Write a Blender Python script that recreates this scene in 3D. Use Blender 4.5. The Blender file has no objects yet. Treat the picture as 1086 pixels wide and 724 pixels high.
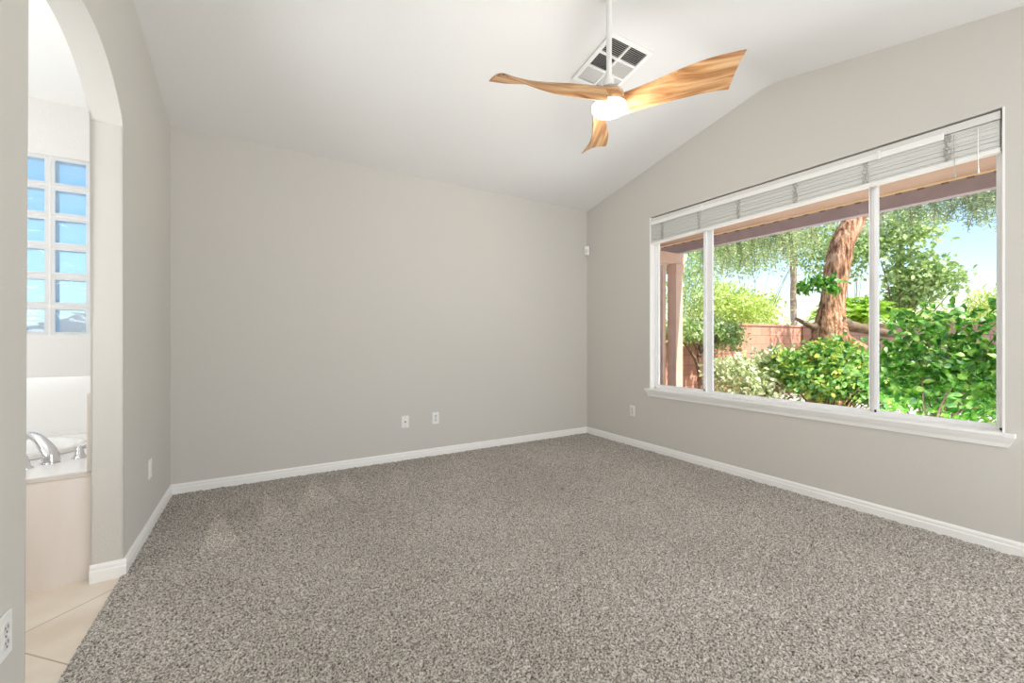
import bpy, bmesh, math, random
import numpy as np
from mathutils import Vector, Matrix

random.seed(7)
SC = bpy.context.scene
COL = SC.collection
PI = math.pi
R = math.radians

# ------------------------------------------------------------------ camera
F_PX, YAW, Y0, CAM_H = 442.96, 0.5393, 360.16, 1.15
cam_d = bpy.data.cameras.new('camera')
cam_d.sensor_width = 36.0
cam_d.lens = F_PX / 1086 * 36.0
cam_d.shift_y = -(362 - Y0) / 1086
cam_d.clip_start = 0.02
cam = bpy.data.objects.new('camera', cam_d)
COL.objects.link(cam)
cam.location = (0, 0, CAM_H)
cam.rotation_euler = (PI / 2, 0, -YAW)
SC.camera = cam

# ------------------------------------------------------------------ view, sky, sun, fill lamps
SC.view_settings.view_transform = 'Standard'
SC.view_settings.look = 'None'
SC.view_settings.gamma = 1.0
SC.view_settings.use_curve_mapping = False
SC.view_settings.exposure = 0.20
SC.cycles.use_denoising = True
SC.cycles.max_bounces = 10
SC.cycles.diffuse_bounces = 6
SC.cycles.transparent_max_bounces = 24
SC.cycles.sample_clamp_indirect = 6.0

world = bpy.data.worlds.new('sky')
SC.world = world
world.use_nodes = True
wn = world.node_tree
wn.nodes.clear()
wo = wn.nodes.new('ShaderNodeOutputWorld')
wb = wn.nodes.new('ShaderNodeBackground')
sky = wn.nodes.new('ShaderNodeTexSky')
sky.sky_type = 'NISHITA'
sky.sun_disc = False
sky.sun_elevation = R(50)
sky.sun_rotation = R(200)
sky.air_density = 1.2
sky.dust_density = 0.7
sky.ozone_density = 1.5
wb.inputs['Strength'].default_value = 0.22
wn.links.new(sky.outputs[0], wb.inputs[0])
wn.links.new(wb.outputs[0], wo.inputs[0])

def sun(name, strength, direction, color, angle):
    l = bpy.data.lights.new(name, 'SUN')
    l.energy = strength; l.color = color; l.angle = R(angle)
    o = bpy.data.objects.new(name, l); COL.objects.link(o)
    o.rotation_euler = Vector(direction).to_track_quat('-Z', 'Y').to_euler()
    return o
sun('sun', 8.0, (-0.10, 0.62, -0.95), (1.0, 0.95, 0.86), 0.6)

def area(name, loc, target, sx, sy, power, color=(1, 1, 1)):
    l = bpy.data.lights.new(name, 'AREA')
    l.shape = 'RECTANGLE'; l.size = sx; l.size_y = sy; l.energy = power; l.color = color
    o = bpy.data.objects.new(name, l); COL.objects.link(o)
    o.location = loc
    o.rotation_euler = (Vector(target) - Vector(loc)).to_track_quat('-Z', 'Y').to_euler()
    return o
# added fill lamp behind the camera; no opening is modelled there
area('rear_fill', (1.5, -1.5, 1.45), (1.5, 3, 1.35), 3.4, 2.0, 32, (0.93, 0.97, 1.0))
# second added fill, by the right wall behind the camera; no door built
area('side_fill', (3.40, -0.65, 1.3), (1.0, 0.3, 1.5), 1.5, 2.0, 38, (0.93, 0.97, 1.0))
# added lamp near the floor behind the camera, aimed up to brighten the ceiling
area('ceiling_fill', (1.6, -0.75, 0.12), (1.6, 0.75, 3.0), 3.0, 1.5, 38, (0.98, 0.98, 1.0))
# added lamp over the patio slab, below the sill, brightens ceiling through the window
area('patio_fill', (4.70, 1.7, 0.0), (4.3, 1.7, 2.5), 1.5, 4.2, 125, (0.97, 0.98, 1.0))
# added fill lamp inside the bathroom, aimed up to lighten its ceiling and walls
area('bath_fill', (-2.3, 1.9, 1.0), (-1.7, 2.4, 2.9), 1.2, 1.2, 37, (0.95, 0.98, 1.0))

# ------------------------------------------------------------------ room numbers (metres)
XR, YB, XL, ZT = 3.4268, 3.9325, -0.5796, 2.7231
SL, YRIDGE = 0.2052, 1.784
ZRIDGE = ZT + SL * (YB - YRIDGE)
YF = -1.6                      # wall behind the camera
XI = XL - 0.117                # bathroom face of the arch wall
AY0, AY1, ASP, ARISE = 1.742, 2.721, 2.190, 0.235
WY0, WY1, WZ0, WZ1 = 0.565, 2.964, 0.65, 2.405
def ceil_z(y):
    return ZRIDGE - SL * abs(y - YRIDGE)

# ------------------------------------------------------------------ materials
def new_mat(name):
    m = bpy.data.materials.new(name); m.use_nodes = True
    nt = m.node_tree; b = nt.nodes['Principled BSDF']
    return m, nt, b
def srgb(r, g, b):
    f = lambda c: (c / 12.92 if c <= 0.04045 else ((c + 0.055) / 1.055) ** 2.4)
    return (f(r / 255), f(g / 255), f(b / 255), 1)
def simple(name, col, rough=0.5, metal=0.0, bump=0.0, scale=60.0, spec=0.5, trans=0.0):
    m, nt, b = new_mat(name)
    b.inputs['Base Color'].default_value = col
    b.inputs['Roughness'].default_value = rough
    b.inputs['Metallic'].default_value = metal
    b.inputs['Specular IOR Level'].default_value = spec
    if bump:
        tc = nt.nodes.new('ShaderNodeTexCoord'); n = nt.nodes.new('ShaderNodeTexNoise'); bp = nt.nodes.new('ShaderNodeBump')
        n.inputs['Scale'].default_value = scale; n.inputs['Detail'].default_value = 4
        bp.inputs['Strength'].default_value = bump; bp.inputs['Distance'].default_value = 0.01
        nt.links.new(tc.outputs['Object'], n.inputs['Vector']); nt.links.new(n.outputs[0], bp.inputs['Height'])
        nt.links.new(bp.outputs[0], b.inputs['Normal'])
    return m
def noisy(name, cols, scale=8.0, rough=0.8, bump=0.0, bscale=None, detail=5, stretch=(1, 1, 1), dist=0.01, spec=0.3, spread=(0.3, 0.7)):
    m, nt, b = new_mat(name)
    tc = nt.nodes.new('ShaderNodeTexCoord'); mp = nt.nodes.new('ShaderNodeMapping')
    mp.inputs['Scale'].default_value = stretch
    n = nt.nodes.new('ShaderNodeTexNoise'); n.inputs['Scale'].default_value = scale; n.inputs['Detail'].default_value = detail
    cr = nt.nodes.new('ShaderNodeValToRGB')
    els = cr.color_ramp.elements
    while len(els) < len(cols): els.new(0.5)
    for i, c in enumerate(cols):
        els[i].position = spread[0] + (spread[1] - spread[0]) * i / max(1, len(cols) - 1); els[i].color = c
    nt.links.new(tc.outputs['Object'], mp.inputs[0]); nt.links.new(mp.outputs[0], n.inputs['Vector'])
    nt.links.new(n.outputs[0], cr.inputs[0]); nt.links.new(cr.outputs[0], b.inputs['Base Color'])
    b.inputs['Roughness'].default_value = rough; b.inputs['Specular IOR Level'].default_value = spec
    if bump:
        n2 = nt.nodes.new('ShaderNodeTexNoise'); n2.inputs['Scale'].default_value = bscale or scale; n2.inputs['Detail'].default_value = 6
        bp = nt.nodes.new('ShaderNodeBump'); bp.inputs['Strength'].default_value = bump; bp.inputs['Distance'].default_value = dist
        nt.links.new(mp.outputs[0], n2.inputs['Vector']); nt.links.new(n2.outputs[0], bp.inputs['Height']); nt.links.new(bp.outputs[0], b.inputs['Normal'])
    return m

M_WALL = simple('wall_paint', srgb(207.6, 204.3, 198.3), 0.85, bump=0.12, scale=90, spec=0.2)
M_BWALL = simple('bath_paint', srgb(226, 224, 221), 0.8, bump=0.12, scale=90, spec=0.2)
M_CEIL = simple('ceiling_paint', srgb(233, 232, 230), 0.9, bump=0.10, scale=70, spec=0.15)
M_BCEIL = simple('bath_ceiling_paint', srgb(246, 245, 243), 0.9, bump=0.1, scale=70, spec=0.15)
M_TRIM = simple('white_trim', srgb(245, 244, 242), 0.35)
M_VINYL = simple('white_vinyl', srgb(244, 244, 245), 0.35)
M_PLATE = simple('plate_plastic', srgb(240, 240, 238), 0.3)
M_LOUVRE = simple('louvre_shade_grey', srgb(206, 205, 202), 0.4)  # white slats toned grey, their shading put into the colour
M_DARK = simple('dark_slot', srgb(40, 38, 36), 0.6)
M_GREY = simple('grey_jack', srgb(120, 118, 115), 0.4, metal=0.6)
M_SLAT = simple('blind_slat', srgb(224, 224, 220), 0.45)
M_CORD = simple('blind_cord', srgb(180, 178, 172), 0.8)
M_RAIL = simple('blind_rail', srgb(244, 243, 240), 0.25)
M_HEAD = simple('headrail_paint', srgb(222, 221, 217), 0.4)
M_CHROME = simple('chrome', srgb(222, 222, 225), 0.05, metal=1.0)
M_TUB = simple('tub_acrylic', srgb(244, 243, 241), 0.18)
M_DECKEDGE = simple('deck_edge', srgb(214, 205, 197), 0.4)
M_APRON = noisy('tub_apron_stone', [srgb(222, 210, 201), srgb(230, 220, 212), srgb(234, 226, 219)], 1.6, 0.35, stretch=(3, 3, 0.7), spec=0.4)
M_STUCCO = noisy('stucco', [srgb(200, 168, 152), srgb(214, 184, 168)], 5, 0.9, bump=0.4, bscale=80)
M_BEAM = noisy('painted_beam', [srgb(160, 146, 152), srgb(172, 158, 162)], 6, 0.8, bump=0.2, bscale=40)
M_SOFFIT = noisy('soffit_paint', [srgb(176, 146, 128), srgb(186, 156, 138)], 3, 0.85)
M_NOTCH = simple('notch_shade', srgb(120, 100, 92), 0.7)  # dark tone for the shaded notches along the beam
M_SUNGAP = simple('sunlit_gap_tint', srgb(255, 226, 176), 0.7)  # sunlight put into the colour: the bright gap line over the beam
M_BARK = noisy('mesquite_bark', [srgb(70, 50, 42), srgb(178, 128, 96), srgb(222, 184, 152)], 13, 0.95, bump=1.0, bscale=16, stretch=(1.7, 1.7, 0.35), dist=0.08, spread=(0.3, 0.66))
M_TWIG = noisy('twig_bark', [srgb(92, 78, 64), srgb(140, 118, 98)], 12, 0.95, bump=0.5, bscale=30)
M_PALMBARK = noisy('palm_bark', [srgb(150, 130, 120), srgb(200, 180, 166)], 10, 0.95, bump=0.8, bscale=20)
M_GRAVEL = noisy('gravel', [srgb(150, 136, 130), srgb(206, 190, 182), srgb(236, 224, 218), srgb(176, 160, 156)], 34, 0.95, bump=1.0, bscale=40, dist=0.03)
M_SLAB = noisy('patio_concrete', [srgb(190, 178, 166), srgb(206, 196, 186)], 6, 0.9, bump=0.2, bscale=60)

def wood():
    m, nt, b = new_mat('oak_blade')
    tc = nt.nodes.new('ShaderNodeTexCoord'); mp = nt.nodes.new('ShaderNodeMapping')
    mp.inputs['Scale'].default_value = (1.3, 15, 15)
    n = nt.nodes.new('ShaderNodeTexNoise'); n.inputs['Scale'].default_value = 1.6; n.inputs['Detail'].default_value = 7; n.inputs['Distortion'].default_value = 0.9
    cr = nt.nodes.new('ShaderNodeValToRGB'); e = cr.color_ramp.elements
    e.new(0.5); e.new(0.5)
    for el, p, c in zip(e, (0.30, 0.44, 0.56, 0.72), (srgb(134, 88, 50), srgb(190, 138, 88), srgb(214, 168, 118), srgb(228, 190, 146))):
        el.position = p; el.color = c
    n2 = nt.nodes.new('ShaderNodeTexNoise'); n2.inputs['Scale'].default_value = 9; n2.inputs['Detail'].default_value = 4
    mx = nt.nodes.new('ShaderNodeMixRGB'); mx.blend_type = 'MULTIPLY'; mx.inputs[0].default_value = 0.25
    nt.links.new(tc.outputs['Object'], mp.inputs[0]); nt.links.new(mp.outputs[0], n.inputs['Vector']); nt.links.new(mp.outputs[0], n2.inputs['Vector'])
    nt.links.new(n.outputs[0], cr.inputs[0]); nt.links.new(cr.outputs[0], mx.inputs[1]); nt.links.new(n2.outputs[0], mx.inputs[2])
    nt.links.new(mx.outputs[0], b.inputs['Base Color']); b.inputs['Roughness'].default_value = 0.42
    return m
M_WOOD = wood()

def globe_mat():
    m, nt, b = new_mat('lit_diffuser')
    b.inputs['Base Color'].default_value = (0.9, 0.9, 0.88, 1)
    b.inputs['Emission Color'].default_value = (1, 0.97, 0.9, 1)
    b.inputs['Emission Strength'].default_value = 7.0
    return m
M_GLOBE = globe_mat()

def glass_pane():
    m = bpy.data.materials.new('window_glass'); m.use_nodes = True
    nt = m.node_tree; nt.nodes.clear()
    o = nt.nodes.new('ShaderNodeOutputMaterial'); t = nt.nodes.new('ShaderNodeBsdfTransparent'); g = nt.nodes.new('ShaderNodeBsdfGlossy')
    mx = nt.nodes.new('ShaderNodeMixShader'); fr = nt.nodes.new('ShaderNodeFresnel'); fr.inputs['IOR'].default_value = 1.10
    t.inputs[0].default_value = (0.97, 0.985, 0.98, 1); g.inputs['Roughness'].default_value = 0.02
    nt.links.new(fr.outputs[0], mx.inputs[0]); nt.links.new(t.outputs[0], mx.inputs[1]); nt.links.new(g.outputs[0], mx.inputs[2]); nt.links.new(mx.outputs[0], o.inputs[0])
    return m
M_GLASS = glass_pane()

def block_glass():
    m = bpy.data.materials.new('wavy_block_glass'); m.use_nodes = True
    nt = m.node_tree; nt.nodes.clear()
    o = nt.nodes.new('ShaderNodeOutputMaterial')
    r = nt.nodes.new('ShaderNodeBsdfRefraction'); g = nt.nodes.new('ShaderNodeBsdfGlossy'); mx = nt.nodes.new('ShaderNodeMixShader')
    tr = nt.nodes.new('ShaderNodeBsdfTranslucent'); mx2 = nt.nodes.new('ShaderNodeMixShader')
    tc = nt.nodes.new('ShaderNodeTexCoord'); mp = nt.nodes.new('ShaderNodeMapping'); mp.inputs['Scale'].default_value = (9, 9, 14)
    n = nt.nodes.new('ShaderNodeTexNoise'); n.inputs['Scale'].default_value = 1.0; n.inputs['Detail'].default_value = 1; n.inputs['Distortion'].default_value = 0.8
    bp = nt.nodes.new('ShaderNodeBump'); bp.inputs['Strength'].default_value = 0.5; bp.inputs['Distance'].default_value = 0.035
    nt.links.new(tc.outputs['Object'], mp.inputs[0]); nt.links.new(mp.outputs[0], n.inputs['Vector']); nt.links.new(n.outputs[0], bp.inputs['Height'])
    r.inputs['IOR'].default_value = 1.12; r.inputs['Roughness'].default_value = 0.05; r.inputs[0].default_value = (0.78, 0.92, 1.0, 1)
    g.inputs['Roughness'].default_value = 0.1; tr.inputs[0].default_value = (0.75, 0.88, 1, 1)
    nt.links.new(bp.outputs[0], r.inputs['Normal']); nt.links.new(bp.outputs[0], g.inputs['Normal'])
    mx.inputs[0].default_value = 0.05; mx2.inputs[0].default_value = 0.22
    nt.links.new(r.outputs[0], mx.inputs[1]); nt.links.new(g.outputs[0], mx.inputs[2])
    nt.links.new(mx.outputs[0], mx2.inputs[1]); nt.links.new(tr.outputs[0], mx2.inputs[2]); nt.links.new(mx2.outputs[0], o.inputs[0])
    return m
M_BLOCK = block_glass()

def edge_reflection():
    m = bpy.data.materials.new('block_edge_reflection'); m.use_nodes = True
    nt = m.node_tree; nt.nodes.clear()
    o = nt.nodes.new('ShaderNodeOutputMaterial'); d = nt.nodes.new('ShaderNodeBsdfDiffuse'); t = nt.nodes.new('ShaderNodeBsdfTranslucent'); mx = nt.nodes.new('ShaderNodeMixShader')
    d.inputs[0].default_value = (0.92, 0.94, 0.96, 1); t.inputs[0].default_value = (0.92, 0.96, 1, 1); mx.inputs[0].default_value = 0.30
    nt.links.new(d.outputs[0], mx.inputs[1]); nt.links.new(t.outputs[0], mx.inputs[2]); nt.links.new(mx.outputs[0], o.inputs[0])
    return m
M_EDGEREFL = edge_reflection()  # white rim with the reflections inside the block edges put into the colour
M_MORTAR = simple('white_mortar', srgb(226, 222, 216), 0.8)

def leaf_mat(name, cols, scale=9.0, trans=0.35, rough=0.5, gloss=0.08):
    m = bpy.data.materials.new(name); m.use_nodes = True
    nt = m.node_tree; nt.nodes.clear()
    o = nt.nodes.new('ShaderNodeOutputMaterial')
    d = nt.nodes.new('ShaderNodeBsdfDiffuse'); t = nt.nodes.new('ShaderNodeBsdfTranslucent'); g = nt.nodes.new('ShaderNodeBsdfGlossy')
    g.inputs['Roughness'].default_value = rough
    tc = nt.nodes.new('ShaderNodeTexCoord'); n = nt.nodes.new('ShaderNodeTexNoise'); n.inputs['Scale'].default_value = scale; n.inputs['Detail'].default_value = 3
    cr = nt.nodes.new('ShaderNodeValToRGB'); els = cr.color_ramp.elements
    while len(els) < len(cols): els.new(0.5)
    for i, c in enumerate(cols):
        els[i].position = 0.32 + 0.36 * i / max(1, len(cols) - 1); els[i].color = c
    mx = nt.nodes.new('ShaderNodeMixShader'); mx.inputs[0].default_value = trans
    mg = nt.nodes.new('ShaderNodeMixShader'); mg.inputs[0].default_value = gloss
    nt.links.new(tc.outputs['Object'], n.inputs['Vector']); nt.links.new(n.outputs[0], cr.inputs[0])
    nt.links.new(cr.outputs[0], d.inputs[0]); nt.links.new(cr.outputs[0], t.inputs[0])
    nt.links.new(d.outputs[0], mx.inputs[1]); nt.links.new(t.outputs[0], mx.inputs[2])
    nt.links.new(mx.outputs[0], mg.inputs[1]); nt.links.new(g.outputs[0], mg.inputs[2]); nt.links.new(mg.outputs[0], o.inputs[0])
    return m

def block_wall_mat(name, cols):
    m, nt, b = new_mat(name)
    tc = nt.nodes.new('ShaderNodeTexCoord'); sp = nt.nodes.new('ShaderNodeSeparateXYZ'); cb = nt.nodes.new('ShaderNodeCombineXYZ'); ad = nt.nodes.new('ShaderNodeMath'); ad.operation = 'ADD'
    nt.links.new(tc.outputs['Object'], sp.inputs[0]); nt.links.new(sp.outputs['X'], ad.inputs[0]); nt.links.new(sp.outputs['Y'], ad.inputs[1])
    nt.links.new(ad.outputs[0], cb.inputs['X']); nt.links.new(sp.outputs['Z'], cb.inputs['Y'])
    br = nt.nodes.new('ShaderNodeTexBrick'); br.inputs['Scale'].default_value = 1.0
    br.inputs['Brick Width'].default_value = 0.4; br.inputs['Row Height'].default_value = 0.2; br.inputs['Mortar Size'].default_value = 0.006
    br.inputs['Color1'].default_value = cols[0]; br.inputs['Color2'].default_value = cols[1]; br.inputs['Mortar'].default_value = cols[2]
    nt.links.new(cb.outputs[0], br.inputs['Vector']); nt.links.new(br.outputs[0], b.inputs['Base Color'])
    bp = nt.nodes.new('ShaderNodeBump'); bp.inputs['Strength'].default_value = 0.6; bp.invert = True
    nt.links.new(br.outputs['Fac'], bp.inputs['Height']); nt.links.new(bp.outputs[0], b.inputs['Normal']); b.inputs['Roughness'].default_value = 0.95
    return m

def tile_mat():
    m, nt, b = new_mat('travertine_tile')
    tc = nt.nodes.new('ShaderNodeTexCoord'); mp = nt.nodes.new('ShaderNodeMapping')
    # seams run at 45 degrees: y-x = 3.19 and y+x = 1.487 are seam lines, 18 inch tiles
    mp.inputs['Rotation'].default_value = (0, 0, R(45))
    s = 0.457
    # rotated coords: x' = (x-y)/sqrt2, y' = (x+y)/sqrt2
    mp.inputs['Location'].default_value = (3.19 / math.sqrt(2), -1.487 / math.sqrt(2), 0)
    br = nt.nodes.new('ShaderNodeTexBrick'); br.offset = 0.0
    br.inputs['Scale'].default_value = 1.0; br.inputs['Brick Width'].default_value = s; br.inputs['Row Height'].default_value = s; br.inputs['Mortar Size'].default_value = 0.003
    n = nt.nodes.new('ShaderNodeTexNoise'); n.inputs['Scale'].default_value = 3.5; n.inputs['Detail'].default_value = 6
    cr = nt.nodes.new('ShaderNodeValToRGB'); cr.color_ramp.elements[0].position = 0.35; cr.color_ramp.elements[1].position = 0.65
    cr.color_ramp.elements[0].color = srgb(214, 200, 182); cr.color_ramp.elements[1].color = srgb(230, 220, 206)
    br.inputs['Mortar'].default_value = srgb(176, 158, 140)
    nt.links.new(tc.outputs['Object'], mp.inputs[0]); nt.links.new(mp.outputs[0], br.inputs['Vector']); nt.links.new(tc.outputs['Object'], n.inputs['Vector'])
    nt.links.new(n.outputs[0], cr.inputs[0]); nt.links.new(cr.outputs[0], br.inputs['Color1']); nt.links.new(cr.outputs[0], br.inputs['Color2'])
    nt.links.new(br.outputs[0], b.inputs['Base Color']); b.inputs['Roughness'].default_value = 0.35
    return m
M_TILE = tile_mat()

def carpet_mat():
    m, nt, b = new_mat('carpet_pile')
    tc = nt.nodes.new('ShaderNodeTexCoord')
    n = nt.nodes.new('ShaderNodeTexNoise'); n.inputs['Scale'].default_value = 135; n.inputs['Detail'].default_value = 3; n.inputs['Roughness'].default_value = 0.75
    cr = nt.nodes.new('ShaderNodeValToRGB'); e = cr.color_ramp.elements; e.new(0.5)
    for el, p, c in zip(e, (0.38, 0.49, 0.62), (srgb(84, 78, 71), srgb(182, 175, 166), srgb(245, 240, 233))):
        el.position = p; el.color = c
    n2 = nt.nodes.new('ShaderNodeTexNoise'); n2.inputs['Scale'].default_value = 1.3; n2.inputs['Detail'].default_value = 3
    r2 = nt.nodes.new('ShaderNodeValToRGB'); r2.color_ramp.elements[0].position = 0.3; r2.color_ramp.elements[1].position = 0.7
    r2.color_ramp.elements[0].color = (0.84, 0.83, 0.82, 1); r2.color_ramp.elements[1].color = (1, 1, 1, 1)
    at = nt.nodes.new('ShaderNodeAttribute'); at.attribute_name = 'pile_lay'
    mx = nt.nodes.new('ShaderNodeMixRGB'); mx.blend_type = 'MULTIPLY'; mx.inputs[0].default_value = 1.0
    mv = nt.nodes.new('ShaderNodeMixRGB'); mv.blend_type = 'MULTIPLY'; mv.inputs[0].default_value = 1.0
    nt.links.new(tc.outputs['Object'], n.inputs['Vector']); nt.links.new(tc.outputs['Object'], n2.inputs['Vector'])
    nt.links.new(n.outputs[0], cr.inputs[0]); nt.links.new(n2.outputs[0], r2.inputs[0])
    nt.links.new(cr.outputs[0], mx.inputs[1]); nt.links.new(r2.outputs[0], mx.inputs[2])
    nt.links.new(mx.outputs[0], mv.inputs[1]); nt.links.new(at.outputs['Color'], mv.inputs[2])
    nt.links.new(mv.outputs[0], b.inputs['Base Color'])
    b.inputs['Roughness'].default_value = 1.0; b.inputs['Specular IOR Level'].default_value = 0.05
    b.inputs['Sheen Weight'].default_value = 0.15
    return m
M_CARPET = carpet_mat()

# ------------------------------------------------------------------ mesh helpers
def box(bm, x0, x1, y0, y1, z0, z1):
    v = [bm.verts.new(p) for p in ((x0, y0, z0), (x1, y0, z0), (x1, y1, z0), (x0, y1, z0), (x0, y0, z1), (x1, y0, z1), (x1, y1, z1), (x0, y1, z1))]
    for f in ((3, 2, 1, 0), (4, 5, 6, 7), (0, 1, 5, 4), (1, 2, 6, 5), (2, 3, 7, 6), (3, 0, 4, 7)):
        bm.faces.new([v[i] for i in f])
    return v
def prism(bm, pts, axis, a, b):
    """extrude a 2-D outline along an axis from a to b"""
    def mk(p, t):
        if axis == 'X': return (t, p[0], p[1])
        if axis == 'Y': return (p[0], t, p[1])
        return (p[0], p[1], t)
    A = [bm.verts.new(mk(p, a)) for p in pts]; B = [bm.verts.new(mk(p, b)) for p in pts]
    n = len(pts)
    fs = [bm.faces.new(A), bm.faces.new(B[::-1])]
    for i in range(n):
        fs.append(bm.faces.new((A[i], B[i], B[(i + 1) % n], A[(i + 1) % n])))
    return A, B
def finish(bm, name, mat, parent=None, smooth=None, bevel=0.0, seg=2):
    bmesh.ops.recalc_face_normals(bm, faces=bm.faces[:])
    me = bpy.data.meshes.new(name); bm.to_mesh(me); bm.free()
    return link(me, name, mat, parent, smooth, bevel, seg)
def link(me, name, mat, parent=None, smooth=None, bevel=0.0, seg=2):
    for m in (mat if isinstance(mat, (list, tuple)) else [mat]): me.materials.append(m)
    if smooth is not None:
        me.shade_smooth(); me.set_sharp_from_angle(angle=R(smooth))
    o = bpy.data.objects.new(name, me); COL.objects.link(o)
    if parent: o.parent = parent
    if bevel:
        md = o.modifiers.new('bevel', 'BEVEL'); md.width = bevel; md.segments = seg; md.limit_method = 'ANGLE'
        me.shade_smooth(); me.set_sharp_from_angle(angle=R(35)); md.harden_normals = False
    return o
def boxobj(name, b, mat, parent=None, bevel=0.0):
    bm = bmesh.new(); box(bm, *b); return finish(bm, name, mat, parent, bevel=bevel)
def struct(o):
    o['kind'] = 'structure'; return o
def tag(o, label, cat, group=None, kind=None):
    o['label'] = label; o['category'] = cat
    if group: o['group'] = group
    if kind: o['kind'] = kind
    return o
def empty(name, loc=(0, 0, 0), rot=(0, 0, 0)):
    o = bpy.data.objects.new(name, None); COL.objects.link(o); o.location = loc; o.rotation_euler = rot
    o.empty_display_size = 0.1
    return o
def lathe(bm, prof, n=32, c=(0, 0, 0)):
    rings = []
    for r, z in prof:
        if r < 1e-6: rings.append([bm.verts.new((c[0], c[1], c[2] + z))])
        else: rings.append([bm.verts.new((c[0] + r * math.cos(2 * PI * i / n), c[1] + r * math.sin(2 * PI * i / n), c[2] + z)) for i in range(n)])
    for a, b in zip(rings, rings[1:]):
        for i in range(n):
            j = (i + 1) % n
            if len(a) == 1 and len(b) == 1: continue
            if len(a) == 1: bm.faces.new((a[0], b[i], b[j]))
            elif len(b) == 1: bm.faces.new((a[i], b[0], a[j]))
            else: bm.faces.new((a[i], b[i], b[j], a[j]))
def tube(bm, pts, rad, n=8, cap=True, rough=0.0, seed=0, squash=1.0):
    rnd = random.Random(seed)
    pts = [Vector(p) for p in pts]
    if not isinstance(rad, (list, tuple)): rad = [rad] * len(pts)
    up = Vector((0.03, 0.98, 0.12)).normalized(); prev = None; rings = []
    for i, p in enumerate(pts):
        t = (pts[min(i + 1, len(pts) - 1)] - pts[max(i - 1, 0)]).normalized()
        if prev is None:
            u = t.cross(up)
            if u.length < 0.1: u = t.cross(Vector((1, 0, 0)))
            u.normalize()
        else:
            u = (prev - t * prev.dot(t)).normalized()
        prev = u; w = t.cross(u)
        rings.append([bm.verts.new(p + (u * math.cos(2 * PI * k / n) + w * math.sin(2 * PI * k / n) * squash) * rad[i] * (1 + rough * rnd.uniform(-1, 1))) for k in range(n)])
    for a, b in zip(rings, rings[1:]):
        for k in range(n): bm.faces.new((a[k], a[(k + 1) % n], b[(k + 1) % n], b[k]))
    if cap:
        bm.faces.new(rings[0][::-1]); bm.faces.new(rings[-1])
def spline(pts, n=6):
    """Catmull-Rom through control points"""
    P = [Vector(p) for p in pts]; P = [P[0] * 2 - P[1]] + P + [P[-1] * 2 - P[-2]]; out = []
    for i in range(1, len(P) - 2):
        for k in range(n):
            t = k / n
            out.append(0.5 * ((2 * P[i]) + (-P[i - 1] + P[i + 1]) * t + (2 * P[i - 1] - 5 * P[i] + 4 * P[i + 1] - P[i + 2]) * t * t + (-P[i - 1] + 3 * P[i] - 3 * P[i + 1] + P[i + 2]) * t ** 3))
    out.append(P[-2]); return out
def lerps(vals, n):
    out = []
    for i in range(len(vals) - 1):
        for k in range(n): out.append(vals[i] + (vals[i + 1] - vals[i]) * k / n)
    out.append(vals[-1]); return out

# ================================================================== ROOM SHELL
WT = 0.16
# ceiling: two slopes meeting at a ridge
bm = bmesh.new()
ya, yb = YF - 0.12, YB + WT
RF = 0.10
low = [(ya, ceil_z(ya))]
for i in range(13):
    t = i / 12; y_ = YRIDGE - RF + 2 * RF * t
    low.append((y_, ceil_z(YRIDGE - RF) + SL * RF * (2 * t - 2 * t * t)))       # parabolic fillet, tangent to both slopes
low.append((yb, ceil_z(yb)))
A, B = prism(bm, low + [(yb, ceil_z(yb) + 0.12), (YRIDGE, ZRIDGE + 0.12), (ya, ceil_z(ya) + 0.12)], 'X', XI, XR + WT)
struct(finish(bm, 'ceiling', M_CEIL, smooth=20))
# back wall of the bedroom
bm = bmesh.new(); box(bm, XL - 0.06, XR + 0.002, YB, YB + WT, -0.1, ZT + 0.002); struct(finish(bm, 'wall_back', M_WALL))
# rear wall
bm = bmesh.new(); box(bm, XI, XR + WT, YF - 0.12, YF, -0.1, ceil_z(YF) + 0.01); struct(finish(bm, 'wall_rear', M_WALL))
# garden wall of the bedroom with the window opening
bm = bmesh.new()
e = 0.001
prism(bm, [(YF, -0.1), (WY0, -0.1), (WY0, ceil_z(WY0) + e), (YF, ceil_z(YF) + e)], 'X', XR, XR + WT)
prism(bm, [(WY1, -0.1), (YB + WT, -0.1), (YB + WT, ceil_z(YB + WT) + e), (WY1, ceil_z(WY1) + e)], 'X', XR, XR + WT)
prism(bm, [(WY0, -0.1), (WY1, -0.1), (WY1, WZ0 - 0.02), (WY0, WZ0 - 0.02)], 'X', XR, XR + WT)
prism(bm, [(WY0, WZ1), (WY1, WZ1), (WY1, ceil_z(WY1) + e), (YRIDGE, ZRIDGE + e), (WY0, ceil_z(WY0) + e)], 'X', XR, XR + WT)
bmesh.ops.remove_doubles(bm, verts=bm.verts[:], dist=0.0004)
struct(finish(bm, 'wall_right', M_WALL))
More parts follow.
